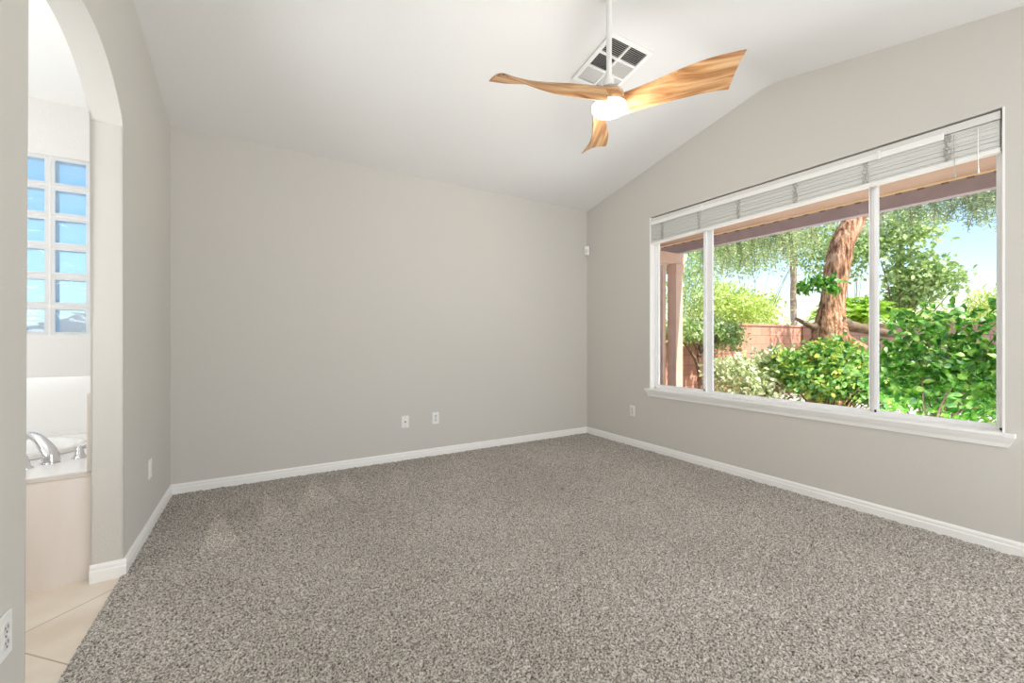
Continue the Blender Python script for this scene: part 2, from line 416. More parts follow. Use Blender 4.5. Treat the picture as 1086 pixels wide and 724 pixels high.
# arch wall
bm = bmesh.new()
out = [(YF, -0.1), (AY0, -0.1), (AY0, ASP)]
rad = ((AY1 - AY0) ** 2 / 4 + ARISE ** 2) / (2 * ARISE); cy = (AY0 + AY1) / 2; cz = ASP + ARISE - rad
a0 = math.asin((AY1 - AY0) / 2 / rad)
NA = 28
for i in range(1, NA):
    a = -a0 + 2 * a0 * i / NA
    out.append((cy + rad * math.sin(a), cz + rad * math.cos(a)))
out += [(AY1, ASP), (AY1, -0.1), (YB, -0.1), (YB, ceil_z(YB) + e), (YRIDGE, ZRIDGE + e), (YF, ceil_z(YF) + e)]
A, B = prism(bm, out, 'X', XI, XL)
bm.edges.ensure_lookup_table()
keep = set(A[1:NA + 4]) ; keepB = set(B[1:NA + 4])
ed = [x for x in bm.edges if (x.verts[0] in keep and x.verts[1] in keep) or (x.verts[0] in keepB and x.verts[1] in keepB)]
ed = [x for x in ed if not (x.verts[0].co.z < 0 and x.verts[1].co.z < 0)]
bmesh.ops.bevel(bm, geom=ed, offset=0.014, segments=4, profile=0.5, affect='EDGES')
bmesh.ops.triangulate(bm, faces=[f for f in bm.faces if len(f.verts) > 4])
struct(finish(bm, 'wall_left', M_WALL, smooth=40))
# bathroom shell
bx0 = -3.0
boxobj('wall_bath_left', (bx0 - 0.1, bx0, 1.0, YB + WT, -0.1, 2.75), M_BWALL)['kind'] = 'structure'
boxobj('wall_bath_front', (bx0 - 0.1, XI, 0.9, 1.0, -0.1, 2.75), M_BWALL)['kind'] = 'structure'
boxobj('ceiling_bath', (bx0 - 0.1, XI + 0.001, 0.9, YB + WT, 2.727, 2.80), M_BCEIL)['kind'] = 'structure'
NCOL, NROW, PIT = 6, 6, 0.1985
GX1 = -1.016 + 0.008 + PIT * 1      # one more column continues behind the jamb
GX0 = GX1 - PIT * NCOL; GZ0 = 1.177; GZ1 = GZ0 + PIT * NROW
bm = bmesh.new()
box(bm, bx0, XL - 0.06, YB, YB + WT, -0.1, GZ0); box(bm, bx0, XL - 0.06, YB, YB + WT, GZ1, 2.75)
box(bm, bx0, GX0, YB, YB + WT, GZ0, GZ1); box(bm, GX1, XL - 0.06, YB, YB + WT, GZ0, GZ1)
struct(finish(bm, 'wall_bath_back', M_BWALL))
# tiled bathroom floor
boxobj('floor_bath', (bx0, XL - 0.008, 1.0, YB, -0.1, 0.0), M_TILE)['kind'] = 'structure'

# ---- carpet: a dense pile surface with vacuum tracks
def carpet():
    # wedge shaped vacuum tracks (floor polygons, metres)
    f, h = F_PX, CAM_H
    c, s = math.cos(YAW), math.sin(YAW)
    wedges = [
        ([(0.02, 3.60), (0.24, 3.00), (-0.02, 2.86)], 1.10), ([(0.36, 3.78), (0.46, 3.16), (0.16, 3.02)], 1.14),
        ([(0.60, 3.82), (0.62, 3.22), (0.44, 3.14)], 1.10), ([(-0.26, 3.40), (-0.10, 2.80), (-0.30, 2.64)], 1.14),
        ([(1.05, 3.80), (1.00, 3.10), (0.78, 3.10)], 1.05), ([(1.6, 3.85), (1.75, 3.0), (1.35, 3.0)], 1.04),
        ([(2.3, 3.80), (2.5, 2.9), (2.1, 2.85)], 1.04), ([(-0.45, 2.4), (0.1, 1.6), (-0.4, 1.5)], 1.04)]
    st = 0.0068
    xs = np.arange(XL - 0.008, XR, st); ys = np.arange(YF, YB, st)
    X, Y = np.meshgrid(xs, ys, indexing='ij')
    rng = np.random.default_rng(3)
    nx, ny = X.shape
    z = rng.random((nx, ny)) ** 1.3
    z = z * 0.62 + 0.38 * (np.roll(z, 1, 0) + np.roll(z, 1, 1) + np.roll(z, -1, 0) + np.roll(z, -1, 1)) / 4
    # medium scale clumping
    g = rng.random((nx // 5 + 3, ny // 5 + 3))
    gi = np.kron(g, np.ones((5, 5)))[:nx, :ny]
    z = 0.0150 * z + 0.0035 * gi
    edge = np.clip((X - (XL - 0.008)) / 0.012, 0, 1)
    z = 0.001 + z * (0.3 + 0.7 * edge)
    co = np.stack([X + (rng.random(X.shape) - .5) * st * .8, Y + (rng.random(X.shape) - .5) * st * .8, z], -1).reshape(-1, 3)
    lay = np.ones((nx, ny))
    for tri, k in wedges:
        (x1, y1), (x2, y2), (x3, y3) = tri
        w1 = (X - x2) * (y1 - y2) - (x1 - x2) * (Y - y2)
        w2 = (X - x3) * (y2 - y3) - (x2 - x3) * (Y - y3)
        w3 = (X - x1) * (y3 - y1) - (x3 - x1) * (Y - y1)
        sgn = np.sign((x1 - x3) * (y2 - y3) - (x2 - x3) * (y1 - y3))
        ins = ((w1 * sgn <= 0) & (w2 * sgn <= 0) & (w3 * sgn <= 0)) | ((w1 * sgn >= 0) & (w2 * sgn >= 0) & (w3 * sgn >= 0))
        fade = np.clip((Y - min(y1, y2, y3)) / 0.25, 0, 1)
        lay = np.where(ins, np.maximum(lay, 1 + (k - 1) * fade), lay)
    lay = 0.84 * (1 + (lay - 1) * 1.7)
    i = np.arange(nx * ny).reshape(nx, ny)
    q = np.stack([i[:-1, :-1], i[1:, :-1], i[1:, 1:], i[:-1, 1:]], -1).reshape(-1, 4)
    me = bpy.data.meshes.new('floor')
    me.vertices.add(len(co)); me.vertices.foreach_set('co', co.ravel())
    me.loops.add(q.size); me.loops.foreach_set('vertex_index', q.ravel().astype(np.int32))
    me.polygons.add(len(q)); me.polygons.foreach_set('loop_start', (np.arange(len(q)) * 4).astype(np.int32))
    me.update(calc_edges=True)
    a = me.color_attributes.new('pile_lay', 'FLOAT_COLOR', 'POINT')
    cc = np.ones((nx * ny, 4)); cc[:, :3] = lay.reshape(-1, 1)
    a.data.foreach_set('color', cc.ravel())
    return link(me, 'floor', M_CARPET)
struct(carpet())
boxobj('floor_slab', (XL - 0.008, XR + WT, YF, YB + WT, -0.1, 0.0), M_SLAB)['kind'] = 'structure'

# ---- baseboards with a stepped top
BH, BT = 0.083, 0.013
def bb_profile(): return [(0, 0), (BT, 0), (BT, BH * 0.62), (BT * 0.75, BH * 0.68), (BT * 0.75, BH * 0.86), (BT * 0.35, BH), (0, BH)]
def baseboard(name, p0, p1, nrm):
    p0, p1, n = Vector(p0), Vector(p1), Vector(nrm)
    bm = bmesh.new(); pr = bb_profile()
    A = [bm.verts.new((p0.x + n.x * a, p0.y + n.y * a, z)) for a, z in pr]; B = [bm.verts.new((p1.x + n.x * a, p1.y + n.y * a, z)) for a, z in pr]
    bm.faces.new(A); bm.faces.new(B[::-1])
    for i in range(len(pr)): bm.faces.new((A[i], B[i], B[(i + 1) % len(pr)], A[(i + 1) % len(pr)]))
    return struct(finish(bm, name, M_TRIM))
baseboard('baseboard_back', (XL, YB, 0), (XR, YB, 0), (0, -1, 0))
baseboard('baseboard_right', (XR, YF, 0), (XR, YB, 0), (-1, 0, 0))
baseboard('baseboard_left', (XL, AY1, 0), (XL, YB, 0), (1, 0, 0))
baseboard('baseboard_arch', (XL + BT, AY1, 0), (XI - 0.002, AY1, 0), (0, -1, 0))
baseboard('baseboard_left_near', (XL, YF, 0), (XL, AY0, 0), (1, 0, 0))

# ================================================================== GARDEN WINDOW
G = XR + 0.085
win = struct(empty('window_1', (G, (WY0 + WY1) / 2, WZ0)))
def wpart(name, boxes, mat, bevel=0.002, parent=win):
    bm = bmesh.new()
    for b in boxes: box(bm, *b)
    bmesh.ops.translate(bm, verts=bm.verts[:], vec=-Vector(win.location))
    return finish(bm, name, mat, parent, bevel=bevel)
# painted returns of the recess
wpart('jamb_liner', [(XR - 0.001, G + 0.03, WY1 - 0.010, WY1 + 0.0, WZ0, WZ1 - 0.0), (XR - 0.001, G + 0.03, WY0, WY0 + 0.010, WZ0, WZ1)], M_TRIM, 0)
FD0, FD1 = G - 0.022, G + 0.035
fy0, fy1, fz0, fz1 = WY0 + 0.010, WY1 - 0.010, WZ0, WZ1 - 0.003
wpart('outer_frame', [(FD0, FD1, fy1 - 0.022, fy1, fz0, fz1), (FD0, FD1, fy0, fy0 + 0.022, fz0, fz1), (FD0, FD1, fy0, fy1, fz1 - 0.03, fz1), (FD0, FD1, fy0, fy1, fz0, fz0 + 0.018)], M_VINYL)
# mullions at the pixels measured: 2.421-2.308 and 1.184-1.128
def sash(name, y0, y1, z0, z1, w, x0, x1):
    o = wpart(name, [(x0, x1, y0, y0 + w, z0, z1), (x0, x1, y1 - w, y1, z0, z1), (x0, x1, y0 + w, y1 - w, z0, z0 + w), (x0, x1, y0 + w, y1 - w, z1 - w, z1)], M_VINYL)
    p = wpart('pane', [((x0 + x1) / 2 - 0.002, (x0 + x1) / 2 + 0.002, y0 + w, y1 - w, z0 + w, z1 - w)], M_GLASS, 0, parent=o)
    return o
sash('sliding_sash', 2.375, fy1 - 0.02, fz0 + 0.014, fz1 - 0.03, 0.026, G - 0.016, G + 0.006)
sash('fixed_sash', 1.165, 2.335, fz0 + 0.016, fz1 - 0.03, 0.016, G - 0.004, G + 0.018)
sash('sliding_sash', fy0 + 0.012, 1.148, fz0 + 0.010, fz1 - 0.03, 0.022, G - 0.016, G + 0.006)
wpart('mullion', [(G - 0.004, G + 0.03, 2.33, 2.382, fz0 + 0.01, fz1 - 0.02)], M_VINYL)
wpart('mullion', [(G - 0.004, G + 0.03, 1.142, 1.172, fz0 + 0.01, fz1 - 0.02)], M_VINYL)
wpart('lock', [(G - 0.026, G - 0.016, 2.378, 2.392, 1.30, 1.36)], M_VINYL)
# screws at the foot of the mullions
wpart('drain_cap', [(G - 0.024, G - 0.016, 2.386, 2.394, fz0 + 0.03, fz0 + 0.045), (G - 0.024, G - 0.016, 1.136, 1.144, fz0 + 0.02, fz0 + 0.036)], M_DARK, 0)
# stool and crown-shaped apron
SY0, SY1 = 0.526, 3.004
bm = bmesh.new()
prism(bm, [(FD0 + 0.01, WZ0), (FD0 + 0.01, WZ0 - 0.02), (XR - 0.030, WZ0 - 0.02), (XR - 0.036, WZ0 - 0.016), (XR - 0.036, WZ0 - 0.004), (XR - 0.030, WZ0)], 'Y', WY0, WY1)
box(bm, XR - 0.036, XR, SY0, WY0, WZ0 - 0.02, WZ0); box(bm, XR - 0.036, XR, WY1, SY1, WZ0 - 0.02, WZ0)
struct(finish(bm, 'trim_1', M_TRIM))
bm = bmesh.new()
prof = [(XR, WZ0 - 0.02, 0), (XR - 0.030, WZ0 - 0.02, 0.0), (XR - 0.026, WZ0 - 0.034, 0.004), (XR - 0.014, WZ0 - 0.055, 0.014), (XR - 0.010, WZ0 - 0.078, 0.022), (XR, WZ0 - 0.078, 0.022)]
A = [bm.verts.new((x, SY0 + 0.004 + k, z)) for x, z, k in prof]; B = [bm.verts.new((x, SY1 - 0.004 - k, z)) for x, z, k in prof]
bm.faces.new(A); bm.faces.new(B[::-1])
for i in range(len(prof)): bm.faces.new((A[i], B[i], B[(i + 1) % len(prof)], A[(i + 1) % len(prof)]))
struct(finish(bm, 'trim_2', M_TRIM))

# ---- raised blind
blind = tag(empty('mini_blind', (XR + 0.03, (WY0 + WY1) / 2, 2.39)), 'white slatted blind pulled up to the top of the garden window', 'blind')
def bpart(name, bm, mat, bevel=0.0, parent=blind):
    bmesh.ops.translate(bm, verts=bm.verts[:], vec=-Vector(blind.location))
    return finish(bm, name, mat, parent, bevel=bevel)
BX0, BX1 = XR + 0.006, XR + 0.055
by0, by1 = WY0 + 0.018, WY1 - 0.016
bm = bmesh.new(); box(bm, BX0, BX1, by0, by1, 2.350, 2.394); bpart('headrail', bm, M_HEAD, 0.003)
bm = bmesh.new(); box(bm, BX0 - 0.010, BX0 + 0.0, 0.80, by1, 2.322, 2.362)
bpart('valance_strip', bm, M_RAIL, 0.004)
for y in (2.36, 1.10):
    bm = bmesh.new(); box(bm, BX0 - 0.014, BX0 - 0.002, y - 0.008, y + 0.008, 2.318, 2.372); bpart('valance_clip', bm, M_PLATE, 0.002)
zbL, zbR = 2.152, 2.196       # underside of the slat stack at its two ends
def zst(y, k):
    t = (y - by0) / (by1 - by0); lo = zbR + (zbL - zbR) * t
    return 2.345 + (lo - 2.345) * k
bm = bmesh.new(); NS = 30; rr = random.Random(2)
for i in range(NS):
    k = (i + 0.5) / NS; j0 = rr.uniform(-0.003, 0.003); j1 = rr.uniform(-.0012, .0012)
    ys = [by0 + 0.004, by0 + (by1 - by0) * .33, by0 + (by1 - by0) * .66, by1 - 0.004]
    for ya_, yb_ in zip(ys, ys[1:]):
        za, zb_ = zst(ya_, k) + j1, zst(yb_, k) + j1
        x0, x1 = BX0 + 0.006 + j0, BX1 - 0.006 + j0
        v = []
        for (y, z) in ((ya_, za), (yb_, zb_)):
            v.append([bm.verts.new((x0, y, z - 0.0022)), bm.verts.new((x1, y, z - 0.0022)), bm.verts.new((x1, y, z + 0.0022)), bm.verts.new((x0, y, z + 0.0022))])
        a_, b_ = v
        for m_ in range(4): bm.faces.new((a_[m_], a_[(m_ + 1) % 4], b_[(m_ + 1) % 4], b_[m_]))
        bm.faces.new(a_[::-1]); bm.faces.new(b_)
bpart('slat_stack', bm, M_SLAT)
bm = bmesh.new()
prism(bm, [(by0, zbR - 0.024), (by1, zbL - 0.024), (by1, zbL - 0.002), (by0, zbR - 0.002)], 'X', BX0 - 0.002, BX1 - 0.002)
bpart('bottom_rail', bm, M_RAIL, 0.003)
for y, wd in ((2.815, 0.03), (2.405, 0.028), (2.035, 0.026), (1.60, 0.026), (1.172, 0.03), (0.790, 0.026)):
    bm = bmesh.new(); r_ = random.Random(int(y * 100))
    for s_ in (-1.2, -0.4, 0.4, 1.2):
        pts = []
        for i in range(21):
            k = i / 20
            pts.append((BX0 + 0.002 + r_.uniform(-.002, .003), y + s_ * wd * 0.32 + r_.uniform(-.010, .010), zst(y, k)))
        tube(bm, pts, 0.0018, 5)
    bpart('ladder_cord', bm, M_CORD)
bm = bmesh.new()
tube(bm, [(BX0 - 0.006, 0.665, 2.33), (BX0 - 0.007, 0.664, 2.2), (BX0 - 0.007, 0.662, 2.10)], 0.0022, 6)
lathe(bm, [(0.0, 0), (0.005, 0.003), (0.003, 0.03), (0, 0.032)], 8, (BX0 - 0.007, 0.662, 2.075))
bpart('lift_cord', bm, M_RAIL)
bm = bmesh.new()
tube(bm, [(BX0 - 0.006, 0.76, 2.33), (BX0 - 0.008, 0.757, 2.2), (BX0 - 0.008, 0.755, 2.10)], 0.0018, 6)
lathe(bm, [(0.0, 0), (0.006, 0.003), (0.003, 0.02), (0, 0.022)], 8, (BX0 - 0.008, 0.755, 2.085))
bpart('lift_cord', bm, M_CORD)

# ================================================================== GLASS BLOCK WINDOW
gw = struct(empty('window_2', ((GX0 + GX1) / 2, YB + 0.03, GZ0)))
def gpart(name, bm, mat, bevel=0.0, parent=gw):
    bmesh.ops.translate(bm, verts=bm.verts[:], vec=-Vector(gw.location))
    return finish(bm, name, mat, parent, bevel=bevel)
bm = bmesh.new(); mw = 0.005
for i in range(NCOL + 1):
    x = GX0 + i * PIT; box(bm, max(x - mw, GX0), min(x + mw, GX1), YB + 0.012, YB + 0.09, GZ0, GZ1)
for j in range(NROW + 1):
    z = GZ0 + j * PIT; box(bm, GX0, GX1, YB + 0.013, YB + 0.089, max(z - mw, GZ0), min(z + mw, GZ1))
gpart('mortar_joints', bm, M_MORTAR)
for i in range(NCOL):
    for j in range(NROW):
        x0, x1 = GX0 + i * PIT + mw, GX0 + (i + 1) * PIT - mw
        z0, z1 = GZ0 + j * PIT + mw, GZ0 + (j + 1) * PIT - mw
        b = 0.020
        bm = bmesh.new()
        for q in ((x0, x0 + b, z0, z1), (x1 - b, x1, z0, z1), (x0 + b, x1 - b, z0, z0 + b), (x0 + b, x1 - b, z1 - b, z1)):
            box(bm, q[0], q[1], YB + 0.014, YB + 0.088, q[2], q[3])
        fr = gpart('glass_block', bm, M_EDGEREFL, 0.0)
        bm = bmesh.new(); box(bm, x0 + b - 0.001, x1 - b + 0.001, YB + 0.020, YB + 0.024, z0 + b - 0.001, z1 - b + 0.001)
        gpart('block_face', bm, M_BLOCK, 0.0, fr)

# ================================================================== BATHTUB
TY0, TZ = 2.765, 0.517
TX1, TX0 = XI - 0.001, bx0 + 0.001
tub = tag(empty('bathtub', ((TX0 + TX1) / 2, (TY0 + YB) / 2, 0)), 'white bathtub sunk in a raised deck below the glass block window', 'bathtub')
def tpart(name, bm, mat, bevel=0.0, smooth=None, parent=tub):
    bmesh.ops.translate(bm, verts=bm.verts[:], vec=-Vector(tub.location))
    return finish(bm, name, mat, parent, bevel=bevel, smooth=smooth)
bm = bmesh.new(); box(bm, TX0, TX1, TY0, TY0 + 0.03, 0.0, TZ - 0.022); tpart('apron', bm, M_APRON)
# deck with an oval hole
ccx, ccy, ea, eb = -1.80, 3.42, 0.86, 0.40
NE = 64
def ell(k, sx=1.0, z=0.0):
    a = 2 * PI * k / NE; return (ccx + ea * sx * math.cos(a), ccy + (eb + ea * (sx - 1)) * math.sin(a), z)
def rectp(k):
    a = 2 * PI * k / NE; dx, dy = math.cos(a) * ea, math.sin(a) * eb
    X0, X1, Y_0, Y_1 = TX0, TX1, TY0 - 0.006, YB - 0.001
    t = min(((X1 - ccx) / dx) if dx > 1e-9 else ((X0 - ccx) / dx if dx < -1e-9 else 1e9), ((Y_1 - ccy) / dy) if dy > 1e-9 else ((Y_0 - ccy) / dy if dy < -1e-9 else 1e9))
    return (ccx + dx * t, ccy + dy * t)
bm = bmesh.new()
inn = [bm.verts.new(ell(k, 1, TZ)) for k in range(NE)]; outr = [bm.verts.new((*rectp(k), TZ)) for k in range(NE)]
for k in range(NE):
    bm.faces.new((inn[k], outr[k], outr[(k + 1) % NE], inn[(k + 1) % NE]))
for cxx, cyy in ((TX1, TY0 - 0.006), (TX0, TY0 - 0.006), (TX0, YB - 0.001), (TX1, YB - 0.001)):   # fill the rectangle's corners
    v = bm.verts.new((cxx, cyy, TZ))
    near = sorted(range(NE), key=lambda k: (outr[k].co - v.co).length)
    k0 = near[0]; k1 = (k0 + 1) % NE if (outr[(k0 + 1) % NE].co - v.co).length < (outr[(k0 - 1) % NE].co - v.co).length else (k0 - 1) % NE
    try: bm.faces.new((outr[k0], v, outr[k1]))
    except ValueError: pass
bmesh.ops.recalc_face_normals(bm, faces=bm.faces[:])
tpart('deck', bm, M_TUB)
bm = bmesh.new(); box(bm, TX0, TX1, TY0 - 0.006, TY0 + 0.03, TZ - 0.022, TZ - 0.0005); tpart('deck_edge', bm, M_DECKEDGE, 0.002)
bm = bmesh.new()
prof = [(1.06, 0.002), (1.06, 0.020), (1.045, 0.030), (1.02, 0.030), (0.99, 0.018), (0.96, -0.03), (0.90, -0.25), (0.82, -0.40), (0.62, -0.43), (0.35, -0.435)]
rings = [[bm.verts.new((ccx + (ea * s_) * math.cos(2 * PI * k / NE), ccy + (eb + ea * (s_ - 1) * 0.62) * math.sin(2 * PI * k / NE), TZ + z)) for k in range(NE)] for s_, z in prof]
for a_, b_ in zip(rings, rings[1:]):
    for k in range(NE): bm.faces.new((a_[k], b_[k], b_[(k + 1) % NE], a_[(k + 1) % NE]))
bm.faces.new(rings[-1])
tpart('basin', bm, M_TUB, smooth=50)
# splash panels round the tub
bm = bmesh.new(); box(bm, TX0, TX1 - 0.0, YB - 0.014, YB - 0.001, TZ, 0.905)
box(bm, TX0, TX1 - 0.0, YB - 0.024, YB - 0.001, TZ + 0.0, TZ + 0.028)
tpart('splash_panel', bm, M_TUB, 0.002)
bm = bmesh.new(); box(bm, TX1 - 0.024, TX1, TY0, YB - 0.025, TZ, 0.89); tpart('splash_panel', bm, M_DECKEDGE, 0.002)
# faucet set
def faucet_handle(loc, label, aim):
    r = tag(empty('bath_tap', loc, (0, 0, aim)), label, 'tap', 'taps on the bathtub deck')
    bm = bmesh.new(); lathe(bm, [(0, 0), (0.031, 0.0), (0.031, 0.006), (0.026, 0.012), (0.0, 0.012)], 28); finish(bm, 'escutcheon', M_CHROME, r, smooth=40)
    bm = bmesh.new(); lathe(bm, [(0.024, 0.011), (0.021, 0.02), (0.016, 0.04), (0.015, 0.055), (0.010, 0.064), (0, 0.066)], 28); finish(bm, 'handle_body', M_CHROME, r, smooth=40)
    bm = bmesh.new(); tube(bm, spline([(0, 0, 0.052), (0.03, 0, 0.066), (0.06, 0, 0.074), (0.095, 0, 0.078)], 5), lerps([0.010, 0.008, 0.006, 0.005], 5), 12, squash=0.7)
    finish(bm, 'lever', M_CHROME, r, smooth=50)
    return r
faucet_handle((-0.842, 3.120, TZ), 'chrome lever tap between the curved tub spout and the side splash panel', R(10))
faucet_handle((-1.000, 2.985, TZ), 'chrome lever tap on the tub deck, half hidden by the near edge of the arch', R(215))
sp = tag(empty('bath_spout', (-0.930, 3.056, TZ), (0, 0, R(145))), 'curved chrome spout arching from the tub deck over the basin', 'faucet')
bm = bmesh.new(); lathe(bm, [(0, 0), (0.035, 0), (0.035, 0.006), (0.030, 0.013), (0, 0.013)], 32); finish(bm, 'escutcheon', M_CHROME, sp, smooth=40)
bm = bmesh.new(); tube(bm, spline([(0.0, 0, 0.010), (0.004, 0, 0.045), (0.03, 0, 0.085), (0.075, 0, 0.128), (0.125, 0, 0.140), (0.165, 0, 0.118)], 6), lerps([0.036, 0.034, 0.028, 0.022, 0.018, 0.018], 6), 18)
finish(bm, 'spout_neck', M_CHROME, sp, smooth=50)

# ================================================================== CEILING FAN
FX, FY = 1.722, 1.784
fan = tag(empty('ceiling_fan', (FX, FY, 2.50)), 'three-blade ceiling fan with light wood blades and lit round lamp', 'ceiling fan')
FZ = 2.50
def fpart(name, bm, mat, smooth=40, bevel=0.0): return finish(bm, name, mat, fan, smooth=smooth, bevel=bevel)
bm = bmesh.new(); tube(bm, [(0, 0, 0.12), (0, 0, ZRIDGE - FZ - 0.02)], 0.0155, 20); fpart('downrod', bm, M_PLATE)
bm = bmesh.new(); lathe(bm, [(0, 0.66 - 0.03), (0.03, 0.625), (0.06, 0.64), (0.07, ZRIDGE - FZ - 0.012), (0, ZRIDGE - FZ - 0.012)], 28); fpart('canopy', bm, M_PLATE)
bm = bmesh.new(); lathe(bm, [(0.0155, 0.165), (0.026, 0.158), (0.030, 0.118), (0.060, 0.095), (0.0, 0.090)], 28); fpart('coupling', bm, M_PLATE)
bm = bmesh.new(); lathe(bm, [(0, 0.078), (0.066, 0.074), (0.082, 0.062), (0.088, 0.03), (0.088, 0.0), (0.0, 0.0)], 36); fpart('motor_housing', bm, M_WOOD)
bm = bmesh.new(); lathe(bm, [(0.090, 0.002), (0.098, -0.002), (0.098, -0.018), (0.090, -0.032), (0.068, -0.042), (0.038, -0.047), (0, -0.048)], 40); fpart('lamp_diffuser', bm, M_GLOBE, 60)
fl = bpy.data.lights.new('fan_lamp', 'POINT'); fl.energy = 15; fl.color = (1, 0.97, 0.92); fl.shadow_soft_size = 0.09
flo = bpy.data.objects.new('fan_lamp', fl); COL.objects.link(flo); flo.location = (FX, FY, FZ - 0.19)

def blade_mesh():
    bm = bmesh.new(); rings = []; NSB, NC = 48, 12
    KK = (0, 0.2, 0.4, 0.58, 0.76, 0.88, 1.0)
    s0, s1 = -0.045, 0.655
    for i in range(NSB + 1):
        k = i / NSB; s = s0 + (s1 - s0) * k
        ks = k * k * (3 - 2 * k)
        pitch = R(float(np.interp(k, KK, (74, 67, 60, 48, 34, 27, 23))))
        w = float(np.interp(k, KK, (0.105, 0.115, 0.125, 0.145, 0.172, 0.190, 0.205)))
        offt = float(np.interp(k, KK, (0.066, 0.050, 0.020, -0.012, -0.035, -0.040, -0.036)))
        zc = 0.026 + 0.030 * ks
        camber = 0.022 * ks
        th = 0.018 * (1 - k) + 0.010
        ch = Vector((0, math.cos(pitch), -math.sin(pitch))); nm = Vector((0, math.sin(pitch), math.cos(pitch)))
        c = Vector((s, offt, zc)); top, bot = [], []
        for j in range(NC + 1):
            t = j / NC - 0.5; e_ = math.sqrt(max(0.0, 1 - (2 * t) ** 4)) * 0.5 * th + 0.0015
            base = c + ch * (t * w) + nm * (camber * (1 - 4 * t * t) - camber * 0.5)
            skew = -0.055 * t * k * k            # the cut end runs slightly off square
            base.x += skew
            top.append(base + nm * e_); bot.append(base - nm * e_)
        rings.append([bm.verts.new(p) for p in top + bot[::-1]])
    for a_, b_ in zip(rings, rings[1:]):
        n = len(a_)
        for k in range(n): bm.faces.new((a_[k], a_[(k + 1) % n], b_[(k + 1) % n], b_[k]))
    bm.faces.new(rings[0][::-1]); bm.faces.new(rings[-1])
    bmesh.ops.recalc_face_normals(bm, faces=bm.faces[:])
    me = bpy.data.meshes.new('blade'); bm.to_mesh(me); bm.free(); me.materials.append(M_WOOD)
    me.shade_smooth(); me.set_sharp_from_angle(angle=R(45)); return me
bmesh_ = blade_mesh()
for ang in (90, 199, 341):
    o = bpy.data.objects.new('blade', bmesh_); COL.objects.link(o); o.parent = fan
    o.rotation_euler = (0, 0, R(ang) - YAW)

# ================================================================== CEILING VENT
vy, vx = 2.165, 2.112
vent = tag(empty('ceiling_vent', (vx, vy, ceil_z(vy)), (-math.atan(SL), 0, 0)), 'white square air vent grille in the sloped ceiling above the fan', 'vent')
VW, VL, VF = 0.385, 0.415, 0.030
VD = 0.016
bm = bmesh.new()
hw, hl = VW / 2, VL / 2
box(bm, -hw, hw, -hl, -hl + VF, -VD, -0.001); box(bm, -hw, hw, hl - VF, hl, -VD, -0.001)
box(bm, -hw, -hw + VF, -hl + VF, hl - VF, -VD, -0.001); box(bm, hw - VF, hw, -hl + VF, hl - VF, -VD, -0.001)
ix0, ix1, iy0, iy1 = -hw + VF, hw - VF, -hl + VF, hl - VF
box(bm, -0.007, 0.007, iy0, iy1, -VD, -0.001)
cyl = (iy1 - iy0) / 3
for k in (1, 2): box(bm, ix0, ix1, iy0 + cyl * k - 0.007, iy0 + cyl * k + 0.007, -VD, -0.001)
finish(bm, 'frame', M_PLATE, vent, bevel=0.0015)
bm = bmesh.new(); box(bm, ix0, ix1, iy0, iy1, -0.003, -0.001); finish(bm, 'duct_dark_plate', M_DARK, vent)  # dark plate behind the slats, in place of the unlit duct
def slats(cell, along, lean):
    x0, x1, y0, y1 = cell; bm = bmesh.new(); p = 0.0125; hgt = 0.013; sh = hgt * 0.95 * lean
    if along == 'X':
        y = y0 + 0.004
        while y < y1 - 0.002:
            a = [bm.verts.new(q) for q in ((x0, y - sh / 2, -VD + 0.001), (x1, y - sh / 2, -VD + 0.001), (x1, y + sh / 2, -VD + 0.001 + hgt), (x0, y + sh / 2, -VD + 0.001 + hgt))]
            b_ = [bm.verts.new(v.co + Vector((0, 0.0008, 0))) for v in a]
            bm.faces.new(a); bm.faces.new(b_[::-1])
            for k in range(4): bm.faces.new((a[k], b_[k], b_[(k + 1) % 4], a[(k + 1) % 4]))
            y += p
    else:
        x = x0 + 0.004
        while x < x1 - 0.002:
            a = [bm.verts.new(q) for q in ((x - sh / 2, y0, -VD + 0.001), (x - sh / 2, y1, -VD + 0.001), (x + sh / 2, y1, -VD + 0.001 + hgt), (x + sh / 2, y0, -VD + 0.001 + hgt))]
            b_ = [bm.verts.new(v.co + Vector((0.0012, 0, 0))) for v in a]
            bm.faces.new(a); bm.faces.new(b_[::-1])
            for k in range(4): bm.faces.new((a[k], b_[k], b_[(k + 1) % 4], a[(k + 1) % 4]))
            x += p
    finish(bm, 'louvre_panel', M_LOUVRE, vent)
def cell(ci, ri):
    x0, x1 = (ix0, -0.007) if ci == 0 else (0.007, ix1)
    return (x0 + 0.003, x1 - 0.003, iy0 + cyl * ri + 0.009, iy0 + cyl * (ri + 1) - 0.009)
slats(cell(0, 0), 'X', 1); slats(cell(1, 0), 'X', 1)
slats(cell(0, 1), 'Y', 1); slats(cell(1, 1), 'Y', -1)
slats(cell(0, 2), 'X', -1); slats(cell(1, 2), 'X', -1)

